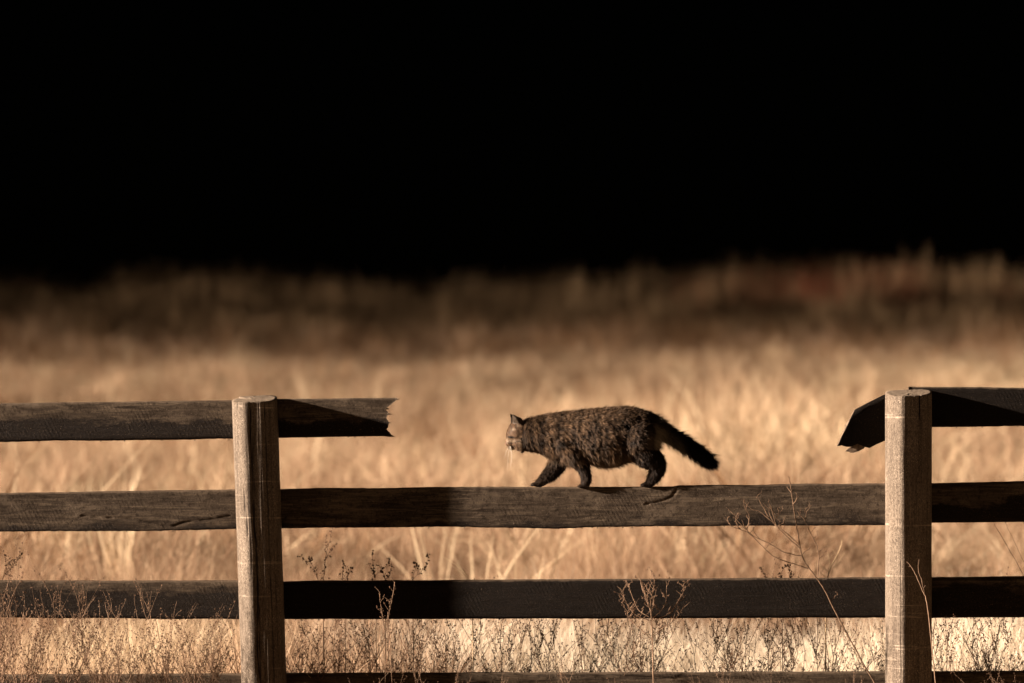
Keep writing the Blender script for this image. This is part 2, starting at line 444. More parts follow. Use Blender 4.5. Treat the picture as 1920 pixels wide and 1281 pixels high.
def interp(ctrl, x):
    return float(np.interp(x, [c[0] for c in ctrl], [c[1] for c in ctrl]))
hgt = np.array([bank_height(p[0], p[1]) / 3.1 * (1 + 0.10 * noise.noise(Vector((p[0] * 0.55, p[1] * 0.2, 4)))) for p in p_])
edge = np.array([min(1.0, 0.30 + 0.70 * (p[1] - 168) / 36 + 0.25 * noise.noise(Vector((p[0] * 0.3, p[1] * 0.15, 7)))) for p in p_])
hgt = hgt * np.clip(edge, 0.3, 1.0)
sc_ = np.stack([np.ones(len(p_)), np.ones(len(p_)), hgt * rng.uniform(0.62, 1.0, len(p_))], axis=1)
tag(scatter('reed_bank', reed_k, p_, sc_, rots(len(p_), 0.05), 3, 4), kind='stuff')
tall_k = src_mesh('tall_meadow_grass', M_FIELD, [
    dict(n=70, h=1.8, w=0.03, spread=0.8, lean=0.16, curl=0.3, seg=4, tangle=0.06, seed=51, head=0.5),
    dict(n=60, h=2.2, w=0.028, spread=0.7, lean=0.2, curl=0.35, seg=4, tangle=0.08, seed=52, mat=M_BROWN),
    dict(n=60, h=1.5, w=0.03, spread=0.9, lean=0.25, curl=0.4, seg=4, tangle=0.08, seed=53, mat=M_BROWN)])
pts = []
while len(pts) < 1500:
    x = rng.uniform(-40, 40); y = rng.uniform(105, 205)
    if rng.uniform() > ((y - 100) / 100) ** 1.2: continue
    pts.append((x, y, ground_z(x, y)))
p_ = np.array(pts)
s_ = np.array([(0.55 + 0.65 * min(1, (p[1] - 105) / 85)) * (1 + 0.55 * noise.noise(Vector((p[0] * 0.12, p[1] * 0.05, 5)))) for p in p_]) * rng.uniform(0.7, 1.15, len(p_))
tag(scatter('tall_meadow_grass', tall_k, p_, np.stack([np.ones(len(p_)), np.ones(len(p_)), s_], axis=1), rots(len(p_), 0.06), 3, 6), kind='stuff')
twig_k = src_mesh('russet_brush', M_RUSSET, [
    dict(n=120, h=3.6, w=0.04, spread=1.0, lean=0.2, curl=0.15, seg=5, tangle=0.16, seed=41),
    dict(n=120, h=3.0, w=0.04, spread=1.2, lean=0.28, curl=0.2, seg=5, tangle=0.2, seed=42)])
pts = []
while len(pts) < 230:
    x = rng.normal(17.5, 4.6); y = rng.uniform(198, 228)
    if x < 7: continue
    pts.append((x, y, ground_z(x, y)))
p_ = np.array(pts); s_ = rng.uniform(1.0, 1.4, len(p_)) * (1.15 - 0.02 * np.abs(p_[:, 0] - 17.5))
tag(scatter('russet_brush', twig_k, p_, np.stack([np.ones(len(p_)), np.ones(len(p_)), s_], axis=1), rots(len(p_), 0.06), 2, 5), kind='stuff')

# ---- added unseen trees left of the view, shaped to shade field and bank
def added_shade_wood():
    V = []; F = []
    r = np.random.default_rng(5)
    def tri(a, b, c):
        k = len(V); V.extend([a, b, c]); F.append((k, k + 1, k + 2))
    for i in range(98):
        y = 34 + i * 2.1 + r.uniform(-1, 1)
        far = min(1.0, max(0.0, (y - 34) / 100.0))
        x = -52 - r.uniform(0, 22) - max(0, 70 - y) * 0.1; h = (14.0 + 15.0 * far) * r.uniform(0.8, 1.2)
        dens = 0.10 + 0.16 * far + 0.46 * min(1.0, max(0.0, (y - 122) / 80)) ** 1.3
        nb = int(1300 * dens)
        for k in range(8):
            a0, a1 = k * math.pi / 4, (k + 1) * math.pi / 4
            tri((x + .25 * math.cos(a0), y + .25 * math.sin(a0), 0), (x + .25 * math.cos(a1), y + .25 * math.sin(a1), 0), (x, y, h))
        for k in range(nb):
            f = r.uniform(0.02, 1.0); rad = (1 - f) * (1.6 + 2.8 * far) + 0.3
            a = r.uniform(0, 6.283); q = rad * math.sqrt(r.uniform(0.05, 1))
            c = np.array([x + q * math.cos(a), y + q * math.sin(a), h * f])
            e = r.normal(0, 0.42, (3, 3))
            tri(c + e[0], c + e[1], c + e[2])
    me = fast_mesh('added_shade_wood', np.array(V), np.array(F), M_SHADE_WOOD)
    tag(child('added_shade_wood', me, None), kind='stuff')
added_shade_wood()

# ------------------------------------------------------------------ fence
fence = empty('board_fence', (0, 0.05, 0), 'weathered four board paddock fence with a broken top board and round wooden posts', 'fence')
RAIL_Y0, RAIL_Y1 = 0.048, 0.090
def rail(top, bot, mat, label=None, jag=None, x_rng=None, seed=0, name='rail', drops=True, warp=0.0, groove=None):
    """board whose upper and lower edges follow the measured control points (photo px); jag = (py, px) profile of a broken right end"""
    x0, x1 = (top[0][0], top[-1][0]) if x_rng is None else x_rng
    if jag: x1 = 700
    n = max(10, int((x1 - x0) / (3.5 if groove else 9)))
    cols = list(np.linspace(x0, x1, n + 1))
    if jag: cols += [706, 712, 718, 724, 'end']
    nv = 30 if groove else 22 if jag else 12
    ring = []                                    # (t 0..1 up, u 0 front..1 back)
    for k in range(nv + 1): ring.append((k / nv, 0.0))
    for u in (0.25, 0.5, 0.75): ring.append((1.0, u))
    for k in range(nv + 1): ring.append((1 - k / nv, 1.0))
    for u in (0.75, 0.5, 0.25): ring.append((0.0, u))
    m = len(ring); V = []; vv = []
    for ci, c in enumerate(cols):
        for (t, u) in ring:
            px = c
            if jag:
                pyr = 747 + (1 - t) * 72
                e = interp(jag, pyr) - 5.0 * u * (1 if t < 0.85 else 0.3) + 3.2 * noise.noise(Vector((pyr * 0.7, u * 3, 2))) + 1.5 * noise.noise(Vector((pyr * 2.1, u * 7, 4)))
                px = e if c == 'end' else 700 + (min(c, 724) - 700) / 27.0 * (e - 700) if c > 700 else c
            zt, zb = PZ(interp(top, px if px < 2600 else 2600)), PZ(interp(bot, px))
            x = PX(px)
            zt += 0.0025 * noise.noise(Vector((x * 5, seed, 0))) + 0.0012 * noise.noise(Vector((x * 40, seed, 0)))
            zb += 0.003 * noise.noise(Vector((x * 5, seed + 9, 0))) + 0.0016 * noise.noise(Vector((x * 45, seed + 9, 0)))
            # rounded arrises
            ez = 0.0
            uu = u
            if t in (0.0, 1.0) and u in (0.0, 1.0): uu = 0.07 if u == 0 else 0.93
            z = zb + (zt - zb) * (t if 0 < t < 1 else (0.003 / 0.145 if False else t))
            y = RAIL_Y0 + (RAIL_Y1 - RAIL_Y0) * uu
            y += 0.0022 * noise.noise(Vector((x * 3.5, t * 2.0, seed * 1.3 + u * 5))) + 0.0009 * noise.noise(Vector((x * 30, t * 9.0, seed + u * 5)))
            y += warp * math.sin((px - x0) / max(1, x1 - x0) * math.pi) if not jag else 0
            if groove and u == 0.0:
                py = HOR + (CAM_H - z) * PPM; dmin = 99
                for (a, b) in zip(groove[:-1], groove[1:]):
                    f = max(0, min(1, ((px - a[0]) * (b[0] - a[0]) + (py - a[1]) * (b[1] - a[1])) / ((b[0] - a[0]) ** 2 + (b[1] - a[1]) ** 2)))
                    dmin = min(dmin, math.hypot(px - a[0] - f * (b[0] - a[0]), py - a[1] - f * (b[1] - a[1])))
                if dmin < 12: y += 0.0055 * math.exp(-(dmin / 1.7) ** 2) * (0.7 + 0.6 * noise.noise(Vector((x * 40, 3, seed)))) - 0.0008 * math.exp(-((dmin - 5) / 3) ** 2)
            V.append((x, y, z)); vv.append(t)
    F = []; FM = []
    for i in range(len(cols) - 1):
        for k in range(m):
            k2 = (k + 1) % m
            F.append((i * m + k, i * m + k2, (i + 1) * m + k2, (i + 1) * m + k)); FM.append(0)
    # end faces as strips front to back
    def cap(i, flip, mi):
        front = list(range(nv + 1)); back = [nv + 4 + nv - k for k in range(nv + 1)]
        for k in range(nv):
            q = (i * m + front[k], i * m + front[k + 1], i * m + back[k + 1], i * m + back[k])
            F.append(q[::-1] if flip else q); FM.append(mi)
    cap(0, False, 1); cap(len(cols) - 1, True, 1)
    o = mesh_obj(name, V, F, [mat, M_SPLIT], fence, True, FM)
    a = o.data.attributes.new('v', 'FLOAT', 'POINT'); a.data.foreach_set('value', np.array(vv, dtype=np.float32))
    if label: o['label'] = label
    if drops:
        bm = bmesh.new(); r = random.Random(seed + 50)
        px = max(x0, -40)
        while px < min(x1, 1960):
            px += r.uniform(4, 26) if r.random() < 0.7 else r.uniform(30, 80)
            if px > x1 - 2: break
            rad = r.uniform(0.0014, 0.0034)
            bmesh.ops.create_icosphere(bm, subdivisions=1, radius=rad, matrix=Matrix.Translation((PX(px), RAIL_Y0 + r.uniform(0.004, 0.03), PZ(interp(bot, px)) - rad * 0.5)) @ Matrix.Diagonal((1, 1, 1.35, 1)))
        me = bpy.data.meshes.new('water_drops'); bm.to_mesh(me); bm.free(); me.materials.append(M_DROP)
        d = child('water_drops', me, o); d['kind'] = 'stuff'
    return o
XL, XR = -745, 2930
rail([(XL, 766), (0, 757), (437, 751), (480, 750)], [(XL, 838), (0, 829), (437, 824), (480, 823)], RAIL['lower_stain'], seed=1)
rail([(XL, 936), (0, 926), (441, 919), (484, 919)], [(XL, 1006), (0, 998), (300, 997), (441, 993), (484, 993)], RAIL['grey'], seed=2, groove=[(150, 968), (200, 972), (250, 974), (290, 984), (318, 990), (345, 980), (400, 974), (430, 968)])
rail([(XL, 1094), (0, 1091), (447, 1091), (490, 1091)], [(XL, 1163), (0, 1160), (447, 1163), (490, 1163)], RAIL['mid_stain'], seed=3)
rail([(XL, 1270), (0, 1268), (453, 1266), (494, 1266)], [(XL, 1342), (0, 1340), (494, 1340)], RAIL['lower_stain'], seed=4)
jag = [(745, 741), (747.5, 746), (750, 744), (754, 739), (758, 735), (763, 728), (766, 723), (770, 723.5), (775, 729), (780, 726), (786, 724), (793, 728), (799, 728), (806, 725), (812, 730), (818, 734), (822, 729)]
rail([(481, 750), (520, 749), (640, 747.5), (750, 746)], [(481, 823), (520, 822), (640, 820), (750, 818)], RAIL['lower_stain'],
     'broken stub of top board with a splintered end', jag=jag, seed=5)
stub = [c for c in fence.children if c.get('label', '').startswith('broken stub')][0]
for k, tip in enumerate(([(715, 776), (727, 775), (735, 777.5), (726, 779), (716, 780)], [(716, 789), (726, 791), (733, 794), (725, 795.5), (716, 795)], [(718, 811), (730, 814), (740, 820), (729, 820.5), (718, 819)], [(724, 749), (740, 748), (749, 749), (738, 752.5), (725, 756)], [(716, 762), (724, 764.5), (729, 768), (723, 769), (716, 768)])):
    n = len(tip); V = []; y0 = 0.052 + 0.005 * k
    for dy in (0, 0.007):
        for q in tip:
            v = P(q[0], q[1], 0); V.append((v.x, y0 + dy * (1 - (q[0] - 715) / 60), v.z))
    F = [tuple(range(n)), tuple(range(2 * n - 1, n - 1, -1))] + [(i, n + i, n + (i + 1) % n, (i + 1) % n) for i in range(n)]
    mesh_obj('splinter', V, F, M_SPLIT, stub, False)
rail([(485, 919), (525, 918), (900, 914.5), (1210, 914.5), (1258, 914), (1266, 913), (1274, 911.5), (1661, 908), (1704, 907.5)],
     [(485, 993), (525, 992), (880, 989), (960, 991), (1040, 993), (1120, 990), (1250, 988), (1661, 986), (1704, 986)], RAIL['grey'], seed=6, groove=[(1272, 909), (1270, 918), (1262, 931), (1250, 938), (1236, 942), (1212, 946)])
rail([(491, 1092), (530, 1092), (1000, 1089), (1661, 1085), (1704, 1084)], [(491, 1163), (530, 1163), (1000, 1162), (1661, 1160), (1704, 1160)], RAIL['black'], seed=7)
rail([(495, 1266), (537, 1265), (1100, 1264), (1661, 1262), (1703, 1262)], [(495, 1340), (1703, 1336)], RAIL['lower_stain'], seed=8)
rail([(1706, 726), (1920, 727), (XR, 731)], [(1706, 802), (1920, 800), (XR, 804)], RAIL['shade_black'], seed=9)
rail([(1705, 908), (1760, 907.5), (1920, 904), (XR, 890)], [(1705, 982), (1920, 980), (XR, 964)], RAIL['lower_stain'], seed=10)
rail([(1705, 1085), (1920, 1083), (XR, 1075)], [(1705, 1161), (1920, 1159), (XR, 1150)], RAIL['mid_stain'], seed=11)
rail([(1704, 1262), (1920, 1261), (XR, 1256)], [(1704, 1336), (1920, 1334), (XR, 1330)], RAIL['lower_stain'], seed=12)

def hanging_board():
    """snapped board end that droops from the right post"""
    up = [(1700, 737), (1661, 741), (1640, 751), (1620, 762), (1604, 769), (1597, 781), (1588, 798), (1579, 817), (1570.5, 836)]
    lo = [(1700, 812), (1661, 827.5), (1645, 834), (1632, 840), (1622, 838.5), (1609, 833), (1598, 838), (1588, 838), (1579, 836)]
    V = []; F = []; FM = []; vv = []
    ncol = len(up); nr = 8
    for side in (0, 1):
        for c in range(ncol):
            for k in range(nr + 1):
                t = k / nr
                px = up[c][0] + (lo[c][0] - up[c][0]) * t; py = up[c][1] + (lo[c][1] - up[c][1]) * t
                if c >= 3: px += 2.0 * noise.noise(Vector((px * .3, py * .3, side))); py += 2.0 * noise.noise(Vector((px * .3, py * .3, side + 5)))
                y = (RAIL_Y0 if side == 0 else RAIL_Y1) + 0.003 * noise.noise(Vector((px * 0.06, py * 0.06, side * 4)))
                if c >= 5: y += (0.006 if side == 0 else -0.006) * (c - 4) / 4
                y -= max(0, (1661 - px)) * 0.0005
                v = P(px, py, 0); V.append((v.x, y, v.z)); vv.append(0.0)
    idx = lambda s, c, k: s * ncol * (nr + 1) + c * (nr + 1) + k
    for c in range(ncol - 1):
        for k in range(nr):
            F.append((idx(0, c, k), idx(0, c + 1, k), idx(0, c + 1, k + 1), idx(0, c, k + 1))); FM.append(0)
            F.append((idx(1, c, k), idx(1, c, k + 1), idx(1, c + 1, k + 1), idx(1, c + 1, k))); FM.append(0)
        split = 1 if c >= 4 else 0
        F.append((idx(0, c, 0), idx(1, c, 0), idx(1, c + 1, 0), idx(0, c + 1, 0))); FM.append(split)
        F.append((idx(0, c, nr), idx(0, c + 1, nr), idx(1, c + 1, nr), idx(1, c, nr))); FM.append(1 if c >= 3 else 0)
    for k in range(nr):
        F.append((idx(0, ncol - 1, k), idx(1, ncol - 1, k), idx(1, ncol - 1, k + 1), idx(0, ncol - 1, k + 1))); FM.append(1)
        F.append((idx(0, 0, k), idx(0, 0, k + 1), idx(1, 0, k + 1), idx(1, 0, k))); FM.append(0)
    o = mesh_obj('rail', V, F, [RAIL['shade_black'], M_SPLIT], fence, True, FM)
    a = o.data.attributes.new('v', 'FLOAT', 'POINT'); a.data.foreach_set('value', np.array(vv, dtype=np.float32))
    o['label'] = 'snapped board end drooping left of the right post'
    # loose splinter under its tip
    tip = [(1587.5, 847.5), (1592, 843), (1600, 838), (1612, 833), (1626, 836), (1622, 842), (1612, 847), (1603, 850), (1597, 850), (1594, 848)]
    n = len(tip); V = []; F = []
    for y in (0.052, 0.074):
        for q in tip:
            v = P(q[0], q[1], 0); V.append((v.x, y + 0.004 * noise.noise(Vector((q[0], q[1], y))), v.z))
    F.append(tuple(range(n))); F.append(tuple(range(2 * n - 1, n - 1, -1)))
    F += [(i, n + i, n + (i + 1) % n, (i + 1) % n) for i in range(n)]
    s = mesh_obj('splinter', V, F, M_SPLIT, o, False)
hanging_board()

def post(axis_top, axis_bot, top_rows, width, prof, seed, cracks, name='post', visible=True):
    """axis_*: photo px (x, y) of the centre line; top_rows: top edge row as function of x; prof: half-unit cross-section"""
    NT_, NZ = (220, 260) if visible else (40, 20)
    pr = np.array(prof + [prof[0]], dtype=float)
    # resample closed Catmull-Rom
    pts = []
    n = len(prof)
    for i in range(n):
        p0, p1, p2, p3 = (np.array(prof[(i + j - 1) % n], dtype=float) for j in range(4))
        for f in np.linspace(0, 1, 16, endpoint=False):
            pts.append(0.5 * ((2 * p1) + (-p0 + p2) * f + (2 * p0 - 5 * p1 + 4 * p2 - p3) * f * f + (-p0 + 3 * p1 - 3 * p2 + p3) * f ** 3))
    pts = np.array(pts); seg = np.linalg.norm(np.roll(pts, -1, 0) - pts, axis=1); cum = np.concatenate([[0], np.cumsum(seg)])
    ss = np.linspace(0, cum[-1], NT_, endpoint=False)
    loop = np.concatenate([pts, pts[:1]]); ring = np.stack([np.interp(ss, cum, loop[:, 0]), np.interp(ss, cum, loop[:, 1])], axis=1)
    hw = width / 2 / PPM
    xb, zb = PX(axis_bot[0]), -0.05
    V = []; crk = []
    zt0 = PZ(axis_top[1])
    for j in range(NZ + 1):
        f = (j / NZ)
        for (u, v) in ring:
            zt = zt0 + (top_rows(u, v) if visible else 0)
            z = zb + (zt - zb) * f
            # straight line through the two measured axis points
            zr = (z - PZ(axis_bot[1])) / (PZ(axis_top[1]) - PZ(axis_bot[1]))
            cx = xb + (PX(axis_top[0]) - xb) * zr
            k = hw * (1 + 0.02 * noise.noise(Vector((u * 0.8, v * 0.8, z * 1.5 + seed))) + 0.008 * noise.noise(Vector((u * 3, v * 3, z * 9 + seed))))
            d = 0.0; dc = 0.0
            if visible:
                for (cu, dep, wid, za, zb2, wob) in cracks:
                    if v < 0.35 and za < z < zb2:
                        uc = cu + wob * noise.noise(Vector((z * 5.0, cu * 9, seed))) + 0.35 * wob * noise.noise(Vector((z * 26.0, cu * 5, seed)))
                        e = min(1, (z - za) / 0.06, (zb2 - z) / 0.06)
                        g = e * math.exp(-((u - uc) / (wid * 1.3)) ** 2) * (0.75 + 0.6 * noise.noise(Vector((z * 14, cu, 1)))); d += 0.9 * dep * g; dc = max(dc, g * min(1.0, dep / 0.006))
                k -= d
                k += 0.0008 * noise.noise(Vector((u * 22, v * 22, z * 6 + seed)))
            V.append((cx + u * k, v * k, z)); crk.append(min(1.0, max(0.0, dc)))
    F = [(j * NT_ + i, j * NT_ + (i + 1) % NT_, (j + 1) * NT_ + (i + 1) % NT_, (j + 1) * NT_ + i) for j in range(NZ) for i in range(NT_)]
    FM = [0] * len(F)
    # top: concentric rings with rough relief
    base = NZ * NT_; prev = base; K = 9 if visible else 2
    cen = np.mean(np.array(V[base:base + NT_]), axis=0)
    for k in range(1, K + 1):
        f = 1 - k / (K + 0.0)
        if k == K:
            c = len(V); V.append(tuple(cen)); F += [(prev + i, prev + (i + 1) % NT_, c) for i in range(NT_)]; FM += [1] * NT_
        else:
            st = len(V)
            for i in range(NT_):
                q = cen + (np.array(V[base + i]) - cen) * f
                q[2] += 0.003 * noise.noise(Vector((q[0] * 90, q[1] * 60, seed))) * min(1, k / 2)
                V.append(tuple(q))
            F += [(prev + i, prev + (i + 1) % NT_, st + (i + 1) % NT_, st + i) for i in range(NT_)]; FM += [1] * NT_
            prev = st
    o = mesh_obj(name, V, F, [M_POST, M_ENDGRAIN], fence, True, FM)
    a = o.data.attributes.new('crack_dark', 'FLOAT', 'POINT'); a.data.foreach_set('value', np.array(crk + [0.0] * (len(V) - len(crk)), dtype=np.float32))
    return o
# cross-sections in half-width units, x right, y away from the camera (counter-clockwise seen from above)
prof_l = [(-1, .25), (-.99, -.12), (-.84, -.48), (-.60, -.74), (-.40, -.87), (0.0, -.81), (.35, -.765), (.72, -.62), (.93, -.36), (1, .1), (.86, .45), (.45, .62), (-.3, .62), (-.8, .55)]
prof_r = [(-1, .2), (-.97, -.2), (-.82, -.52), (-.58, -.78), (-.34, -.91), (0.0, -.845), (.34, -.785), (.7, -.61), (.94, -.32), (1, .1), (.86, .45), (.45, .62), (-.3, .62), (-.8, .55)]
post((477.5, 752), (495.5, 1281), lambda u, v: (0.009 + 0.004 * u) + 0.011 * max(-1, min(1, v / 0.7)) + (-0.006 if u < -.75 else 0), 84, prof_l, 3.0, [
    (-0.16, 0.011, 0.030, 0.0, 1.34, 0.09), (-0.10, 0.006, 0.022, 0.2, 1.2, 0.12), (0.50, 0.006, 0.022, 0.0, 1.33, 0.05), (0.72, 0.004, 0.02, 0.3, 1.32, 0.03),
    (-0.56, 0.006, 0.022, 0.86, 1.02, 0.03), (-0.46, 0.007, 0.03, 0.78, 0.92, 0.05), (-0.74, 0.006, 0.02, 1.27, 1.4, 0.01), (0.2, 0.003, 0.02, 0.1, 0.8, 0.06)])
post((1704, 737), (1704, 1281), lambda u, v: 0.002 + 0.011 * max(-1, min(1, v / 0.7)) + 0.004 * u, 86, prof_r, 8.0, [
    (0.42, 0.012, 0.03, 1.2, 1.42, 0.02), (-0.72, 0.006, 0.02, 1.33, 1.42, 0.01), (-0.5, 0.007, 0.025, 1.335, 1.42, 0.01), (-0.34, 0.006, 0.02, 1.34, 1.42, 0.01),
    (-0.42, 0.004, 0.016, 0.0, 0.8, 0.05), (0.15, 0.003, 0.02, 0.1, 0.7, 0.05), (0.75, 0.004, 0.02, 0.6, 1.1, 0.03), (-0.18, 0.003, 0.03, 0.5, 1.3, 0.05)])
post((-744, 757), (-744, 1281), lambda u, v: 0, 84, prof_r, 5.0, [], visible=False)
post((2927, 727), (2927, 1281), lambda u, v: 0, 84, prof_r, 6.0, [], visible=False)

# ------------------------------------------------------------------ the cat
CY = 0.068                                   # runs along the middle of the board
def C(cx, cy, dy=0.0):                       # point in the 4x crop (900,720) of the photo -> world
    v = P(900 + cx / 4.0, 720 + cy / 4.0, 0)
    return Vector((v.x, CY + dy, v.z))
cat = empty('cat', C(800, 778), 'brown tabby cat with a black tipped tail walking left along the second board', 'cat')
def build_cat_body():
    bm = bmesh.new()
    def loft(rings):
        prev = None
        for rg in rings:
            vs = [bm.verts.new(p) for p in rg]
            if prev is not None:
                n = len(vs)
                for i in range(n): bm.faces.new((prev[i], prev[(i + 1) % n], vs[(i + 1) % n], vs[i]))
            else: bm.faces.new(vs[::-1])
            prev = vs
        bm.faces.new(prev)
    # torso: (crop x, top, bottom, half width m)
    st = [(300, 285, 480, .040), (345, 268, 498, .052), (400, 252, 506, .058), (460, 240, 520, .062), (520, 230, 545, .066), (580, 222, 566, .068),
          (650, 214, 584, .070), (720, 206, 578, .074), (800, 199, 590, .082), (880, 192, 612, .087), (950, 186, 622, .088), (1020, 181, 612, .085),
          (1090, 176, 586, .079), (1150, 180, 572, .074), (1210, 194, 566, .069), (1260, 216, 540, .060), (1310, 244, 490, .046), (1340, 270, 440, .030)]
    rings = []
    for (x, t, b, w) in st:
        zc = (t + b) / 2; hh = (b - t) / 2
        rings.append([C(x, zc - hh * math.cos(a) , 0) + Vector((0, math.sin(a) * w * (1.0 + 0.10 * math.cos(a + math.pi)), 0)) for a in np.linspace(0, 2 * math.pi, 28, endpoint=False)])
    loft(rings)
    def tube(pts, n=14):
        P3 = [C(x, y, d) for (x, y, d, r) in pts]; rr = [q[3] for q in pts]
        # subdivide with Catmull-Rom
        X = []; RR = []
        for i in range(len(P3) - 1):
            p0 = P3[max(0, i - 1)]; p1 = P3[i]; p2 = P3[i + 1]; p3 = P3[min(len(P3) - 1, i + 2)]
            for f in np.linspace(0, 1, 6, endpoint=False):
                X.append(0.5 * ((2 * p1) + (-p0 + p2) * f + (2 * p0 - 5 * p1 + 4 * p2 - p3) * f * f + (-p0 + 3 * p1 - 3 * p2 + p3) * f ** 3)); RR.append(rr[i] + (rr[i + 1] - rr[i]) * f)
        X.append(P3[-1]); RR.append(rr[-1])
        rings = []
        for i, p in enumerate(X):
            d = (X[min(i + 1, len(X) - 1)] - X[max(0, i - 1)]).normalized()
            a = Vector((0, 1, 0)); b = d.cross(a).normalized(); a = b.cross(d).normalized()
            rings.append([p + (a * math.cos(t) + b * math.sin(t)) * RR[i] for t in np.linspace(0, 2 * math.pi, n, endpoint=False)])
        loft(rings)
        for e in (0, -1): ball(X[e], RR[e])
    def ball(c, r, s=(1, 1, 1), rot=0.0):
        bmesh.ops.create_icosphere(bm, subdivisions=3, radius=r, matrix=Matrix.Translation(c) @ Matrix.Rotation(rot, 4, 'Y') @ Matrix.Diagonal((*s, 1)))
    # legs: crop x, crop y, depth, radius
    tube([(620, 440, -.030, .046), (700, 540, -.034, .036), (765, 610, -.030, .025), (792, 680, -.024, .0185), (797, 735, -.022, .0165), (790, 762, -.022, .0165)])
    tube([(610, 460, .026, .046), (600, 560, .026, .038), (560, 640, .022, .029), (500, 705, .014, .0215), (462, 742, .008, .017), (440, 757, .006, .014)])
    tube([(1190, 420, -.030, .070), (1255, 530, -.034, .048), (1310, 585, -.030, .036), (1330, 630, -.024, .028), (1308, 690, -.020, .0205), (1286, 740, -.018, .0165), (1274, 760, -.018, .0125)])
    tube([(1200, 420, .034, .066), (1262, 540, .034, .046), (1325, 590, .030, .034), (1342, 640, .024, .026), (1318, 700, .018, .019), (1294, 742, .016, .0155), (1280, 760, .016, .0125)])
    # paws with toes
    for (x, y, d, ln) in ((772, 771, -.022, 22), (425, 758, .006, 28), (1250, 759, -.018, 26), (1262, 760, .016, 24)):
        ball(C(x + 8, y, d), 0.0135, (1.35, 1.1, 0.72))
        for k in (-1.5, -0.5, 0.5, 1.5):
            ball(C(x - ln * (0.72 if abs(k) > 1 else 1.0), y + 4, d + k * 0.0072), 0.0064, (1.35, 0.8, 0.95))
    # tail
    tube([(1255, 285, 0, .036), (1330, 326, 0, .031), (1420, 384, 0, .0265), (1535, 452, 0, .0255), (1640, 524, 0, .0245), (1712, 580, 0, .022), (1735, 598, 0, .017)])
    # head
    ball(C(290, 372, -.002), 0.046, (0.95, 1.0, 1.06))
    ball(C(256, 388, -.002), 0.0325, (0.95, 1.18, 1.05))
    ball(C(298, 440, -.020), 0.031, (0.9, 0.85, 1.1)); ball(C(298, 440, .020), 0.031, (0.9, 0.85, 1.1))
    ball(C(232, 446, -.0095), 0.0170, (1.15, 0.95, 1.0)); ball(C(232, 446, .0095), 0.0170, (1.15, 0.95, 1.0))
    ball(C(226, 420, 0), 0.0165, (0.95, 0.95, 1.3))
    ball(C(214, 448, 0), 0.0095, (1.1, 0.9, 1.0))
    ball(C(240, 480, 0), 0.0125, (1.25, 1.0, 0.8))
    ball(C(226, 372, -.019), 0.0145, (0.9, 1, .85)); ball(C(226, 372, .019), 0.0145, (0.9, 1, .85))
    # ears: curved shells
    for sgn in (-1, 1):
        dx = 0 if sgn < 0 else -14
        yb = sgn * 0.026
        A, B, T = C(246 + dx, 312, yb * .75), C(330 + dx, 302, yb * 1.15), C(241 + dx, 229, yb * 1.25)
        M1 = (A + B) / 2 + Vector((0.004, sgn * 0.014, 0.0))
        Mt = (A * .5 + T * .5); Bt = C(316 + dx, 262, yb * 1.25)
        Mm = (M1 * .45 + T * .55) + Vector((0.004, sgn * 0.006, 0))
        th = Vector((0.0, -sgn * 0.011, 0))
        base = [A, M1, B, Bt, T, Mt]
        vo = [bm.verts.new(p) for p in base] + [bm.verts.new(Mm)]
        vi = [bm.verts.new(p + th) for p in base] + [bm.verts.new(Mm + th)]
        tris = [(0, 1, 6), (0, 6, 5), (1, 2, 3), (1, 3, 6), (6, 3, 4), (5, 6, 4)]
        for (a, b, c) in tris:
            bm.faces.new((vo[a], vo[b], vo[c])); bm.faces.new((vi[c], vi[b], vi[a]))
        ed = [0, 1, 2, 3, 4, 5]
        for i in range(6):
            a, b = ed[i], ed[(i + 1) % 6]
            bm.faces.new((vo[b], vo[a], vi[a], vi[b]))
    bmesh.ops.recalc_face_normals(bm, faces=bm.faces)
    tmp = bpy.data.meshes.new('tmp'); bm.to_mesh(tmp); bm.free()
    o = bpy.data.objects.new('tmp', tmp); COL.objects.link(o)
    md = o.modifiers.new('r', 'REMESH'); md.mode = 'VOXEL'; md.voxel_size = 0.0029
    sm = o.modifiers.new('s', 'SMOOTH'); sm.factor = 0.5; sm.iterations = 5
    dg = bpy.context.evaluated_depsgraph_get(); dg.update()
    me = bpy.data.meshes.new_from_object(o.evaluated_get(dg))
    bpy.data.objects.remove(o); bpy.data.meshes.remove(tmp)
    return me
body_me = build_cat_body()
body_me.name = 'body'

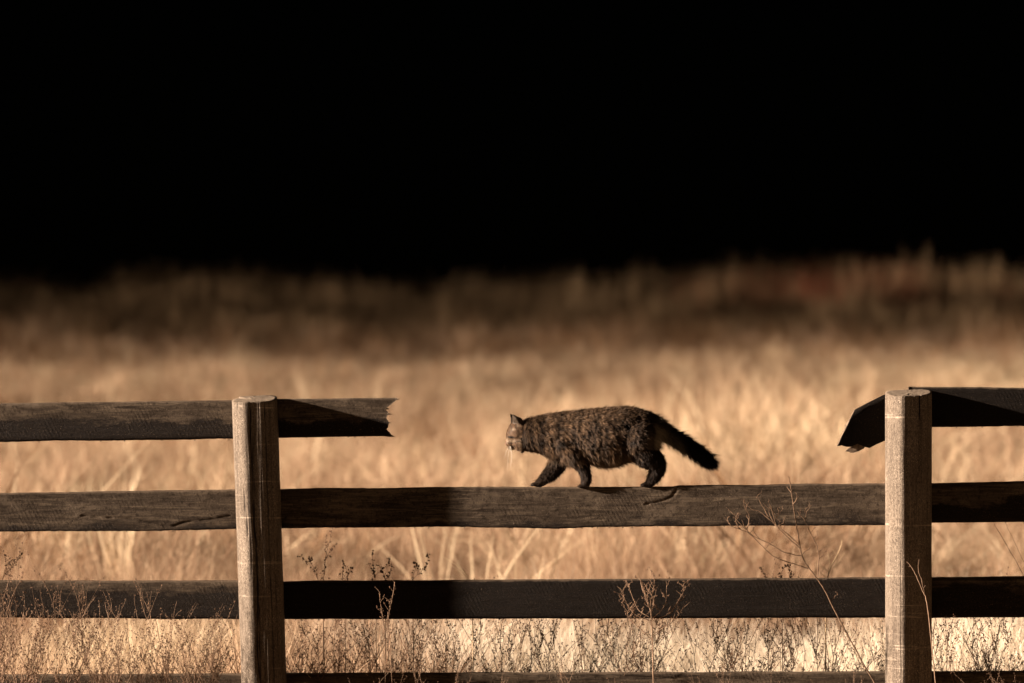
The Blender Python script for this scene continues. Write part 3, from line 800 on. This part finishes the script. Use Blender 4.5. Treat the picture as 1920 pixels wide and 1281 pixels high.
def crop_xy(p):
    return ((p[0] * PPM + 960) - 900) * 4.0, ((CAM_H - p[2]) * PPM + HOR - 720) * 4.0
TAIL = np.array([(1262, 262), (1330, 322), (1420, 384), (1535, 452), (1640, 524), (1712, 580), (1745, 604)], dtype=float)
def region(cx, cy):
    # rough map of the cat: which part of it a point belongs to
    if cx > 1300 and cy < 0.66 * (cx - 1300) + 470 and cy > 0.66 * (cx - 1300) + 150 and not (cx < 1400 and cy > 470): return 'tail'
    if cx < 330 and cy < 300: return 'ear' if cx < 328 else 'body'
    if cx < 318: return 'face'
    if cy > 590 and (cx < 840 or cx > 1195): return 'leg'
    if cx > 1195 and cy > 490: return 'leg'
    return 'body'
def coat(p, cx, cy, reg, nz):
    """lin RGB coat colour at a point of the animal"""
    base = np.array([0.108, 0.068, 0.040]); dark = np.array([0.014, 0.009, 0.007]); pale = np.array([0.30, 0.225, 0.155])
    c = base.copy()
    if reg == 'body':
        s = math.sin(cx * 0.052 + 1.6 * nz[0] + cy * 0.006) * 0.5 + 0.5
        c = c * (1 - 0.55 * s) + dark * 0.55 * s
        up = min(1.0, max(0.0, (330 - cy) / 110))
        c = c + (base * 1.12 - c) * 0.75 * up
        c *= max(0.22, 0.9 + (1.7 - 1.2 * up) * nz[1] + 0.5 * nz[0] + 0.9 * (1 - up) * noise.noise(Vector((p[0] * 55, 2.0, p[2] * 48))))
        if cx < 480 and cy > 280:          # ruff: bolder bars
            s = max(0, math.sin(cx * 0.085 + 1.0 * nz[0])) ** 0.7
            c = c * (1 - 0.7 * s) + dark * 0.7 * s
        if cy > 520: c = c + (pale - c) * min(0.35, (cy - 520) / 250) * (0.6 + nz[0])
        if cx > 1020:                       # dark rump
            c = c + (dark - c) * min(0.75, (cx - 1020) / 240) * min(0.85, max(0.2, (cy - 180) / 120))
        if cx > 1240 and 330 < cy < 480: c = c + (np.array([.2, .15, .1]) - c) * 0.45
    elif reg == 'leg':
        f = 0.84
        c = c + (dark - c) * f  # dark leg fur, with the shade on the legs put into its colour
        if cx > 1195: c = c + (dark - c) * 0.6
    elif reg == 'tail':
        t = (cx - 1290) / 450.0
        rel = cy - np.interp(cx, TAIL[:, 0], TAIL[:, 1])
        c = np.array([.34, .29, .21])
        k = min(1, max(0, t * 1.9 - rel * 0.006 + 0.02 + 0.25 * nz[0]))
        if rel < -12: k = max(k, 0.8)
        c = c + (np.array([0.008, 0.0055, 0.0045]) - c) * k
    elif reg == 'ear':
        c = np.array([.075, .054, .037])
    else:
        c = np.array([.125, .074, .042]) * (0.9 + 0.5 * nz[1])
        def spot(x, y, rx, ry): return math.exp(-(((cx - x) / rx) ** 2 + ((cy - y) / ry) ** 2))
        c = c + (pale - c) * min(1, 0.85 * spot(248, 342, 16, 9) + 0.95 * spot(280, 316, 12, 9) + 0.7 * spot(292, 420, 8, 34) + 0.85 * spot(238, 426, 30, 12) + 0.8 * spot(203, 425, 8, 24))
        c = c + (pale * 1.15 - c) * min(1, 0.9 * spot(308, 490, 16, 26) + 0.9 * spot(245, 493, 26, 7))
        k = 0.92 * (abs(cy - 401 - 0.05 * (cx - 240)) < 8 * (1 - abs(cx - 232) / 48) and 206 < cx < 272) + 0.8 * spot(250, 472, 15, 9) + 0.6 * (abs(cy - 446 + 0.1 * (cx - 240)) < 3 and 212 < cx < 272)
        k = max(k, 0.55 * (math.sin(cx * 0.17 - cy * 0.02) > 0.75 and cy < 350), 0.6 * (abs(cy - 424 - 0.25 * (cx - 250)) < 4 and 262 < cx < 300))
        if cx >= 306 and cy < 470: k = max(k, 0.8)  # shadow line between cheek and neck put into the coat colour
        c *= 1.12
        c = c * (1 - min(0.95, k))
    return np.clip(c, 0.004, 0.8)

def build_fur(me, count):
    me.calc_loop_triangles()
    nv = len(me.vertices)
    co = np.empty(nv * 3, dtype=np.float64); me.vertices.foreach_get('co', co); co = co.reshape(-1, 3)
    no = np.empty(nv * 3, dtype=np.float64); me.vertices.foreach_get('normal', no); no = no.reshape(-1, 3)
    tr = np.empty(len(me.loop_triangles) * 3, dtype=np.int32); me.loop_triangles.foreach_get('vertices', tr); tr = tr.reshape(-1, 3)
    a, b, c = co[tr[:, 0]], co[tr[:, 1]], co[tr[:, 2]]
    area = np.linalg.norm(np.cross(b - a, c - a), axis=1)
    r = np.random.default_rng(77)
    pick = r.choice(len(tr), count, p=area / area.sum())
    u = r.uniform(size=count); v = r.uniform(size=count); f = u + v > 1; u[f] = 1 - u[f]; v[f] = 1 - v[f]
    w = 1 - u - v
    pos = a[pick] * w[:, None] + b[pick] * u[:, None] + c[pick] * v[:, None]
    nrm = no[tr[pick, 0]] * w[:, None] + no[tr[pick, 1]] * u[:, None] + no[tr[pick, 2]] * v[:, None]
    nrm /= np.linalg.norm(nrm, axis=1)[:, None] + 1e-9
    V = np.empty((count, 5, 3)); Cc = np.empty((count, 5, 4), dtype=np.float32)
    rail_top = PZ(914.2)
    for i in range(count):
        p = pos[i]; n = nrm[i]
        cx, cy = crop_xy(p)
        reg = region(cx, cy)
        nz = (noise.noise(Vector((p[0] * 26, p[1] * 22, p[2] * 7))), noise.noise(Vector((p[0] * 130 + p[2] * 40, p[1] * 90, p[2] * 52 + 5))))
        if reg == 'tail': fl = np.array([0.83, 0, -0.56]); L = 0.024; lift = 0.7
        elif reg == 'face': fl = np.array([0.7, 0, -0.25]); L = 0.0055 if cx < 285 else 0.011; lift = 0.3
        elif reg == 'ear': fl = np.array([-0.3, 0, 0.8]); L = 0.004; lift = 0.2
        elif reg == 'leg':
            fl = np.array([0.25, 0, -0.95]); L = 0.0125; lift = 0.62
            if cy > 735: L = 0.0055; lift = 0.4; fl = np.array([-.5, 0, -.4])
        else:
            fl = np.array([0.74, 0, -0.55]); L = 0.0145; lift = 0.55
            if cy > 480: fl = np.array([0.42, 0, -0.85]); L = 0.022; lift = 0.4
            if cx < 480: fl = np.array([0.3, 0, -0.9]); L = 0.017; lift = 0.45
            if cy < 240: L = 0.0145; lift = 0.55
        t = fl - n * np.dot(fl, n); tl = np.linalg.norm(t)
        t = t / tl if tl > 1e-4 else np.array([0, 0, -1.0])
        side = np.cross(n, t)
        sway = 0.35 * nz[0] + 0.4 * nz[1] + r.normal(0, 0.32)
        lf = lift * (1 + 0.9 * nz[1]) + r.normal(0, 0.08)
        d = t + side * sway + n * lf; d /= np.linalg.norm(d)
        if r.random() < (0.14 if reg != 'body' or cy > 520 or cy < 230 else 0.05) and reg in ('body', 'tail', 'leg'): L *= 1.6; lf += 0.3; d = t + side * sway + n * lf; d /= np.linalg.norm(d)
        L = L * r.uniform(0.6, 1.15) * (1 + 0.3 * nz[1])
        d2 = d + t * 0.25 + np.array([0, 0, -0.16]); d2 /= np.linalg.norm(d2)
        m = p + d * L * 0.55; tip = m + d2 * L * 0.45
        if tip[2] < rail_top + 0.0015: tip[2] = rail_top + 0.0015
        if m[2] < rail_top + 0.0015: m[2] = rail_top + 0.0015
        wv = side * math.cos(i) + n * math.sin(i) * 0.35; wv -= d * np.dot(wv, d); wv /= np.linalg.norm(wv) + 1e-9
        ww = r.uniform(0.00045, 0.00085) * (0.8 if reg in ('face', 'ear') else 1.0)
        root = p - n * 0.001
        V[i] = (root - wv * ww, root + wv * ww, m - wv * ww * 0.8, m + wv * ww * 0.8, tip)
        col = coat(p, cx, cy, reg, nz) * (r.uniform(0.55, 1.5) if reg != 'leg' else r.uniform(0.25, 2.0))
        tipc = col * (1.35 if r.random() < 0.35 else 0.85)
        Cc[i, :2, :3] = col * 0.75; Cc[i, 2:4, :3] = col; Cc[i, 4, :3] = tipc; Cc[i, :, 3] = 1
    k = np.arange(count)[:, None, None] * 5
    F = (np.array([[0, 1, 3], [0, 3, 2], [2, 3, 4]])[None] + k).reshape(-1, 3)
    fm = fast_mesh('fur', V.reshape(-1, 3), F, M_FUR)
    ca = fm.color_attributes.new('coat', 'FLOAT_COLOR', 'POINT'); ca.data.foreach_set('color', Cc.ravel())
    # coat colour of the skin below
    cs = np.empty((nv, 4), dtype=np.float32)
    for i in range(nv):
        p = co[i]; cx, cy = crop_xy(p); reg = region(cx, cy)
        nz = (noise.noise(Vector((p[0] * 26, p[1] * 22, p[2] * 7))), noise.noise(Vector((p[0] * 130 + p[2] * 40, p[1] * 90, p[2] * 52 + 5))))
        cs[i, :3] = coat(p, cx, cy, reg, nz) * 0.7; cs[i, 3] = 1
    ca = me.color_attributes.new('coat', 'FLOAT_COLOR', 'POINT'); ca.data.foreach_set('color', cs.ravel())
    return fm
def mat_fur(name, trans):
    t = NT(name)
    at = t.n('ShaderNodeAttribute', attribute_name='coat').outputs['Color']
    d = t.n('ShaderNodeBsdfPrincipled'); d.inputs['Roughness'].default_value = 0.6; d.inputs['Specular IOR Level'].default_value = 0.18
    t.l(at, d.inputs['Base Color'])
    tr = t.n('ShaderNodeBsdfTranslucent'); t.l(at, tr.inputs[0])
    mx = t.n('ShaderNodeMixShader'); mx.inputs[0].default_value = trans
    t.l(d.outputs[0], mx.inputs[1]); t.l(tr.outputs[0], mx.inputs[2]); t.l(mx.outputs[0], t.out.inputs[0])
    return t.m
M_FUR = mat_fur('tabby_fur', 0.25); M_COAT = mat_fur('tabby_undercoat', 0.0)
body_me.materials.clear(); body_me.materials.append(M_COAT)
body_me.polygons.foreach_set('use_smooth', np.ones(len(body_me.polygons), dtype=bool))
fur_me = build_fur(body_me, 105000)
body = child('body', body_me, cat)
fur = child('fur', fur_me, body); fur['kind'] = 'stuff'
M_EYE = mat_simple('dark_eye', (0.012, 0.008, 0.004), (0.03, 0.02, 0.008), 40, 0.08, 0.0, 0.6)
M_NOSE = mat_simple('pink_brown_nose', (0.16, 0.07, 0.05), (0.22, 0.1, 0.075), 200, 0.5, 0.2, 0.4)
M_WHISK = mat_simple('white_whisker', (0.8, 0.74, 0.62), (0.85, 0.8, 0.7), 10, 0.5, 0.0)
for s in (-1, 1):
    bm = bmesh.new(); bmesh.ops.create_uvsphere(bm, u_segments=16, v_segments=10, radius=0.0052, matrix=Matrix.Translation(C(220, 400, s * 0.0205)) @ Matrix.Diagonal((1, .8, 0.62, 1)))
    me = bpy.data.meshes.new('eye'); bm.to_mesh(me); bm.free(); me.materials.append(M_EYE); child('eye', me, body)
bm = bmesh.new(); bmesh.ops.create_icosphere(bm, subdivisions=2, radius=0.0062, matrix=Matrix.Translation(C(199, 452, 0)) @ Matrix.Diagonal((0.8, 1.05, 0.85, 1)))
me = bpy.data.meshes.new('nose'); bm.to_mesh(me); bm.free(); me.materials.append(M_NOSE); child('nose', me, body)

def tubes(lines, sides=3):
    """lines: list of (points, r0, r1) -> V, F"""
    V = []; F = []
    for pts, r0, r1 in lines:
        n = len(pts); b0 = len(V)
        for i, p in enumerate(pts):
            d = (Vector(pts[min(i + 1, n - 1)]) - Vector(pts[max(0, i - 1)])).normalized()
            a = d.cross(Vector((0.3, 1, 0.1))).normalized() if abs(d.y) < .9 else d.cross(Vector((1, 0, 0))).normalized()
            b = d.cross(a); r = r0 + (r1 - r0) * i / max(1, n - 1)
            for k in range(sides):
                t = 2 * math.pi * k / sides
                V.append(Vector(p) + (a * math.cos(t) + b * math.sin(t)) * r)
        for i in range(n - 1):
            for k in range(sides):
                q, q2 = b0 + i * sides + k, b0 + i * sides + (k + 1) % sides
                F.append((q, q2, q2 + sides)); F.append((q, q2 + sides, q + sides))
    return np.array([tuple(v) for v in V]), np.array(F)
wl = []
for s in (-1, 1):
    for (ex, ey, od) in ((208, 640, .010), (238, 600, .028), (184, 560, .02), (228, 630, .016)):
        a = C(226, 460, s * 0.018); e = C(ex, ey, s * (0.02 + od)); m = (a + e) / 2 + Vector((0.004 if ex > 215 else -0.004, s * 0.006, 0))
        wl.append(([a, m, e], 0.00042, 0.0002))
V, F = tubes(wl); child('whiskers', fast_mesh('whiskers', V, F, M_WHISK), body)

# ------------------------------------------------------------------ dry weeds
def smooth_line(pts, n=5):
    P3 = [Vector(p) for p in pts]; out = []
    for i in range(len(P3) - 1):
        p0 = P3[max(0, i - 1)]; p1 = P3[i]; p2 = P3[i + 1]; p3 = P3[min(len(P3) - 1, i + 2)]
        for k in range(n):
            f = k / n
            out.append(0.5 * ((2 * p1) + (-p0 + p2) * f + (2 * p0 - 5 * p1 + 4 * p2 - p3) * f * f + (-p0 + 3 * p1 - 3 * p2 + p3) * f ** 3))
    out.append(P3[-1]); return out
def husks(points, rad, r):
    V = []; F = []
    for p in points:
        for q in range(r.choice((1, 2, 2, 3))):
            c = Vector(p) + Vector((r.gauss(0, rad), r.gauss(0, rad), r.gauss(0, rad))) * 0.9
            s = rad * r.uniform(0.5, 1.15); b = len(V)
            ax = [Vector((r.gauss(0, 1), r.gauss(0, 1), r.gauss(0, 1))).normalized() for _ in range(2)]
            x = ax[0]; y = x.cross(ax[1]).normalized(); z = x.cross(y)
            V += [c + x * s * 1.5, c - x * s * 1.5, c + y * s, c - y * s, c + z * s, c - z * s]
            F += [(b, b + 2, b + 4), (b, b + 4, b + 3), (b, b + 3, b + 5), (b, b + 5, b + 2), (b + 1, b + 4, b + 2), (b + 1, b + 3, b + 4), (b + 1, b + 5, b + 3), (b + 1, b + 2, b + 5)]
    return np.array([tuple(v) for v in V]), np.array(F)
def weed_mesh(seed, h, nbr, lean, spread, seeds=1.0, curve=0.15, rad=0.0034, r0=0.0017):
    """one dry branching weed with its root at the origin"""
    r = random.Random(seed); lines = []; hk = []
    ang = r.uniform(-lean, lean); 
    def grow(p, d, length, r0, depth):
        n = max(4, int(length / 0.035)); pts = [Vector(p)]; dd = Vector(d)
        for i in range(n):
            dd = (dd + Vector((r.gauss(0, curve), r.gauss(0, curve * 0.7), r.gauss(0.02, curve * 0.5)))).normalized()
            pts.append(pts[-1] + dd * length / n)
        lines.append((pts, r0, r0 * 0.45))
        if depth == 2 or (depth == 1 and nbr < 4):
            pass
        for i in range(1, n + 1):
            f = i / n
            if depth >= 1 or f > 0.55:
                if r.random() < 0.62 * seeds: hk.append(pts[i] + Vector((r.gauss(0, .005), r.gauss(0, .005), r.gauss(0, .004))))
                if r.random() < 0.45 * seeds: hk.append((pts[i] + pts[i - 1]) / 2 + Vector((r.gauss(0, .006), r.gauss(0, .006), 0)))
        if depth < 2:
            k = nbr if depth == 0 else r.choice((1, 2, 3))
            for _ in range(k):
                i = r.randint(max(1, int(n * (0.28 if depth == 0 else 0.2))), n - 1)
                a = r.uniform(0, 6.283); up = r.uniform(0.55, 1.3)
                nd = Vector((math.cos(a) * spread, math.sin(a) * spread * 0.6, up)).normalized()
                nd = (nd + dd * 0.3).normalized()
                grow(pts[i], nd, length * (r.uniform(0.25, 0.5) if depth == 0 else r.uniform(0.3, 0.55)), r0 * 0.65, depth + 1)
    grow((0, 0, 0), (math.sin(ang), r.uniform(-.1, .1), math.cos(ang)), h, r0, 0)
    sv_, sf_ = tubes(lines); hv, hf = husks(hk, rad, r)
    return (sv_, sf_), (hv, hf)
def weed_proto(seed, light, **kw):
    (sv_, sf_), (hv, hf) = weed_mesh(seed, **kw)
    return fast_mesh('stem', sv_, sf_, M_STEM_L if light else M_STEM), fast_mesh('seed_heads', hv, hf, M_SEED_L if light else M_SEED)
def put_weed(proto, loc, rz, s, label, group, name='dry_weed'):
    o = empty(name, loc, label, 'dry weed', group)
    o.rotation_euler = (0, 0, rz); o.scale = (s, s, s)
    for nm, me in zip(('stem', 'seed_heads'), proto):
        c = bpy.data.objects.new(nm, me); COL.objects.link(c); c.parent = o
        if nm == 'seed_heads': c['kind'] = 'stuff'
    return o
dark_p = [weed_proto(100 + k, False, h=h, nbr=nb, lean=ln, spread=sp, rad=0.0029, r0=0.0023) for k, (h, nb, ln, sp) in enumerate(
    ((0.50, 6, .25, .8), (0.56, 7, .35, .9), (0.46, 5, .5, .7), (0.52, 6, .2, 1.0), (0.58, 5, .4, .8), (0.44, 7, .3, 1.1), (0.53, 6, .6, .8)))]
tan_p = [weed_proto(200 + k, True, h=h, nbr=nb, lean=ln, spread=sp, rad=0.0028, seeds=1.15, r0=0.0021) for k, (h, nb, ln, sp) in enumerate(
    ((0.56, 7, .12, .5), (0.62, 8, .18, .6), (0.50, 6, .15, .6), (0.58, 8, .1, .5), (0.66, 7, .2, .45)))]
rr = random.Random(3)
for i in range(84):                                    # tangle behind the boards, right of the left post
    px = 548 + (1655 - 548) * (i + rr.random()) / 84
    y = rr.uniform(0.16, 0.75)
    v = P(px, 1281, y)
    put_weed(dark_p[i % 7], (v.x, y, 0), rr.uniform(0, 6.28), rr.uniform(0.78, 1.0), 'thin brown dry weed with seed clusters in the tangle behind the boards between the posts', 'dry weeds behind the fence between the posts')
for i in range(14):
    px = 1755 + 190 * (i + rr.random()) / 14; y = rr.uniform(0.16, 0.6); v = P(px, 1281, y)
    put_weed(dark_p[(i * 3) % 7], (v.x, y, 0), rr.uniform(0, 6.28), rr.uniform(0.78, 0.98), 'thin brown dry weed with seed clusters behind the boards right of the right post', 'dry weeds right of the right post')
for i in range(46):                                    # pale brown weeds in front of the lower boards on the left
    px = -20 + 440 * (i + rr.random()) / 46; y = rr.uniform(-0.45, -0.12); v = P(px, 1281, y)
    tall = 1.0 if px < 130 else rr.uniform(.72, .92)
    put_weed(tan_p[i % 5], (v.x, y, 0), rr.uniform(0, 6.28), tall * rr.uniform(0.84, 1.02), 'tan dry weed with seed husks standing before the lower boards left of the left post', 'tan weeds before the fence at the left')
for i in range(24):                                    # short ones whose tops just reach the lowest board
    px = 545 + 1375 * (i + rr.random()) / 24
    if 1655 < px < 1755: continue
    y = rr.uniform(-0.4, -0.12); v = P(px, 1281, y)
    put_weed(tan_p[i % 5], (v.x, y, 0), rr.uniform(0, 6.28), rr.uniform(0.44, 0.56), 'short dry weed whose top crosses the lowest board', 'short weeds before the lowest board')
# named single plants, traced where they stand (photo px, distance from the fence line)
def traced_weed(label, lines, y, mat_stem, mat_seed, r0=0.0018, seed_lines=(), seed=1, dens=0.8, rad=0.003, y_jit=0.0, twigs=0.0, name='dry_weed', grp=None, tag_cat='dry weed'):
    r = random.Random(seed)
    L3 = []; hk = []
    for li, ln in enumerate(lines):
        dy = r.uniform(-y_jit, y_jit)
        n = len(ln); pts = [P(q[0], q[1], y + dy * (i / max(1, n - 1))) for i, q in enumerate(ln)]
        sm = smooth_line(pts, 5)
        sm = [p + Vector((r.gauss(0, .0007), 0, r.gauss(0, .0007))) for p in sm]
        L3.append((sm, r0 if li == 0 else r0 * 0.62, r0 * 0.55 if li == 0 else r0 * 0.32))
        for p in sm[3:]:
            if r.random() < twigs:
                q = p.copy(); tw = [q.copy()]; dx = r.choice((-1, 1)) * r.uniform(.3, .9)
                for _ in range(r.randint(3, 6)):
                    q = q + Vector((dx + r.gauss(0, .4), r.gauss(0, .5), r.uniform(.5, 1.1))).normalized() * r.uniform(.006, .011); tw.append(q.copy())
                L3.append((tw, r0 * 0.4, r0 * 0.22)); hk += [x for x in tw[2:] if r.random() < 0.7]
        if li in seed_lines:
            for p in sm[len(sm) // 4:]:
                if r.random() < dens: hk.append(p + Vector((r.gauss(0, .004), r.gauss(0, .004), r.gauss(0, .003))))
    base = L3[0][0][0].copy()
    if base.z > 0.02:
        L3.insert(0, ([Vector((base.x + (base.x - L3[0][0][3].x) * 0.8, y, 0.0)), base], r0 * 1.15, r0))
        base = L3[0][0][0].copy()
    o = empty(name, base, label, tag_cat, grp)
    V, F = tubes(L3, 4); child('stem', fast_mesh('stem', V, F, mat_stem), o)
    if hk:
        V, F = husks(hk, rad, r); child('seed_heads', fast_mesh('seed_heads', V, F, mat_seed), o)['kind'] = 'stuff'
    return o
traced_weed('long bare branching brown stem leaning left across the boards beside the right post', [
    [(1640, 1281), (1608, 1225), (1575, 1165), (1545, 1105), (1530, 1083), (1515, 1062), (1504, 1043), (1494, 990), (1487, 945), (1483, 915), (1478, 893)],
    [(1516, 1066), (1480, 1055), (1450, 1043), (1425, 1020), (1405, 1000), (1388, 993), (1370, 985), (1357, 968)],
    [(1503, 1043), (1470, 1035), (1440, 1018), (1415, 1007), (1400, 995), (1382, 975), (1378, 965)],
    [(1502, 1030), (1480, 1010), (1455, 985), (1440, 972), (1425, 960), (1408, 954), (1395, 940)],
    [(1498, 1022), (1475, 1000), (1450, 978), (1442, 960), (1445, 950)],
    [(1533, 1083), (1535, 1050), (1532, 1025), (1520, 1000), (1508, 975), (1500, 966)],
    [(1508, 976), (1512, 962), (1509, 958)], [(1442, 970), (1430, 950), (1420, 930)], [(1455, 985), (1448, 960), (1441, 942)],
    [(1400, 995), (1405, 970), (1396, 950), (1394, 938)], [(1388, 993), (1380, 978), (1383, 962)], [(1370, 985), (1364, 975), (1366, 968)],
    [(1487, 945), (1494, 935), (1494, 925)], [(1484, 925), (1475, 912)], [(1450, 978), (1460, 965), (1458, 952)], [(1405, 1000), (1395, 985), (1391, 974)], [(1500, 966), (1494, 972)]],
    -0.27, M_STEM, M_SEED_L, 0.0030, (6, 7, 8, 9, 10, 11, 12, 14, 15), seed=5, dens=0.3, rad=0.0018, y_jit=0.06, twigs=0.10)
traced_weed('candelabra shaped tan weed crossing the third board right of centre', [
    [(1225, 1281), (1224, 1220), (1222, 1165), (1216, 1130), (1205, 1105), (1201, 1088)],
    [(1222, 1165), (1195, 1155), (1180, 1140), (1170, 1120), (1169, 1106)], [(1222, 1160), (1198, 1145), (1186, 1120), (1178, 1098)],
    [(1222, 1158), (1221, 1125), (1226, 1100), (1227, 1078)], [(1223, 1160), (1240, 1145), (1249, 1125), (1249, 1090)],
    [(1223, 1165), (1255, 1150), (1270, 1130), (1281, 1108), (1280, 1098)], [(1224, 1190), (1262, 1165), (1275, 1150), (1284, 1132)],
    [(1221, 1150), (1214, 1125), (1216, 1108)], [(1218, 1140), (1209, 1118), (1207, 1100)], [(1221, 1145), (1226, 1128), (1219, 1110)],
    [(1224, 1200), (1190, 1170), (1180, 1160), (1175, 1145)]],
    -0.15, M_STEM_L, M_SEED_L, 0.0024, tuple(range(0, 11)), seed=6, dens=0.7, rad=0.0024, y_jit=0.05, twigs=0.5)
traced_weed('four slim upright tan spikes before the third board', [
    [(735, 1281), (732, 1220), (728, 1165), (732, 1140), (738, 1110), (740, 1092)], [(722, 1281), (724, 1200), (718, 1160), (713, 1130), (712, 1112)],
    [(728, 1200), (726, 1165), (730, 1140), (732, 1122)], [(722, 1200), (716, 1150), (714, 1135)]],
    -0.13, M_STEM_L, M_SEED_L, 0.0018, (0, 1, 2, 3), seed=7, dens=0.8, rad=0.0020, twigs=0.2)
traced_weed('forked pale stem leaning against the front of the right post', [
    [(1754, 1281), (1748, 1220), (1741, 1155), (1737, 1125), (1730, 1108), (1718, 1080), (1708, 1062), (1700, 1053)], [(1733, 1115), (1728, 1088), (1722, 1070), (1723, 1049)],
    [(1732, 1102), (1735, 1098)], [(1708, 1062), (1704, 1063)]],
    -0.14, M_STEM_L, M_SEED_L, 0.0022, (), seed=8)
traced_weed('two thin dark stems slanting below the second board at the right edge', [
    [(1950, 1140), (1922, 1085), (1895, 1035), (1864, 983)], [(1955, 1130), (1925, 1065), (1905, 1022), (1886, 982)]], 0.13, M_STEM, M_SEED, 0.0016, ())
k = 0
for lab, lines, y in (
    ('dark sprig bent to the left just right of the left post above the third board', [[(606, 1120), (594, 1080), (583, 1055), (580, 1045)], [(594, 1080), (575, 1052), (560, 1042)], [(583, 1058), (583, 1046)]], .2),
    ('tallest dark seeded sprig above the third board near the left post', [[(606, 1130), (607, 1085), (610, 1050), (615, 1025), (622, 998)], [(610, 1050), (620, 1030), (626, 1022)], [(612, 1040), (609, 1020), (614, 1005)]], .25),
    ('bushy low sprig above the third board between two taller ones', [[(646, 1130), (642, 1085), (644, 1062), (644, 1053)], [(646, 1090), (655, 1075), (660, 1062)], [(652, 1080), (648, 1062)]], .2),
    ('upright seeded sprig right of the bushy low one above the third board', [[(705, 1130), (703, 1085), (700, 1062), (698, 1035)], [(702, 1075), (692, 1058)], [(702, 1080), (715, 1070), (728, 1055), (728, 1045)]], .22),
    ('wide forked seeded sprig above the third board below the stub', [[(722, 1130), (722, 1086), (716, 1070), (710, 1060)], [(724, 1090), (732, 1072), (734, 1060)], [(720, 1082), (730, 1078)]], .2),
    ('two armed seeded sprig above the third board left of the pale blades', [[(775, 1130), (774, 1085), (780, 1062), (778, 1052)], [(774, 1086), (792, 1070), (800, 1055), (803, 1038)], [(782, 1078), (786, 1060)]], .22),
    ('small dark sprig above the third board left of the long bare stem', [[(1440, 1130), (1437, 1086), (1430, 1072), (1428, 1064)]], .2),
    ('little twin sprig above the third board below the long bare stem', [[(1466, 1130), (1463, 1085), (1468, 1068), (1478, 1060)], [(1478, 1100), (1481, 1078), (1480, 1065)], [(1484, 1086), (1488, 1076)]], .2),
    ('dark forked sprig above the third board at the left edge', [[(0, 1120), (6, 1085), (18, 1068), (34, 1048), (43, 1038)], [(6, 1085), (10, 1060), (12, 1040)], [(14, 1072), (20, 1050)]], .2)):
    k += 1
    traced_weed(lab, lines, y, M_STEM, M_SEED, 0.0013, (0, 1, 2), seed=20 + k, dens=0.85, rad=0.0034, name='seeded_sprig')
traced_weed('pale dry grass blades bent left above the third board', [[(885, 1130), (877, 1085), (862, 1065), (845, 1053), (830, 1044)], [(880, 1120), (873, 1086), (858, 1068), (838, 1055)],
    [(888, 1120), (880, 1086), (870, 1072), (857, 1056)], [(890, 1110), (870, 1086), (850, 1082), (833, 1080)]], .3, M_PALE, M_PALE, 0.0018, (), name='grass_sprig', tag_cat='dry grass')
traced_weed('bright pale branching grass left of the right post above the third board', [[(1548, 1130), (1551, 1086), (1560, 1060), (1575, 1030), (1579, 1013)], [(1552, 1086), (1556, 1060), (1552, 1035)],
    [(1556, 1075), (1548, 1068), (1538, 1060)], [(1562, 1066), (1575, 1050), (1583, 1036)], [(1550, 1084), (1540, 1075), (1535, 1068)], [(1566, 1060), (1570, 1045), (1561, 1030)]], .5, M_PALE, M_PALE, 0.0026, (), name='grass_sprig', tag_cat='dry grass')

# pale upright tufts in the field that stand out one by one
def pale_tuft(px, py_top, py_base, y, label, n=26, seed=1, lean=0.1):
    base = P(px, py_base, y); z0 = ground_z(base.x, y); top = P(px, py_top, y).z
    V, F, A = blades(n, (top - z0) * 1.05, 0.012, 0.06, lean, 0.22, seg=4, tangle=0.05, seed=seed)
    me = fast_mesh('tall_grass_tuft', V, F, M_PALE)
    a = me.attributes.new('rnd', 'FLOAT', 'POINT'); a.data.foreach_set('value', A)
    o = child('tall_grass_tuft', me, None); o.location = (base.x, y, z0)
    tag(o, label, 'grass tuft', 'pale grass tufts standing in the field')
pale_tuft(222, 828, 925, 8.5, 'tall pale grass tuft seen between the top and second boards near the left post', seed=2)
pale_tuft(122, 870, 925, 9.5, 'pale grass tuft between the top and second boards nearer the left edge', seed=3)
pale_tuft(5, 850, 925, 9.0, 'pale grass tuft cut by the left edge of the view', seed=4)
pale_tuft(815, 845, 918, 8.0, 'pale blades standing over the second board left of the cat', n=12, seed=5, lean=0.4)
pale_tuft(900, 868, 918, 7.0, 'low pale tuft over the second board just ahead of the cat', n=14, seed=6, lean=0.6)
pale_tuft(985, 985, 1090, 5.5, 'pale tuft seen under the second board below the cat', n=14, seed=9, lean=0.3)
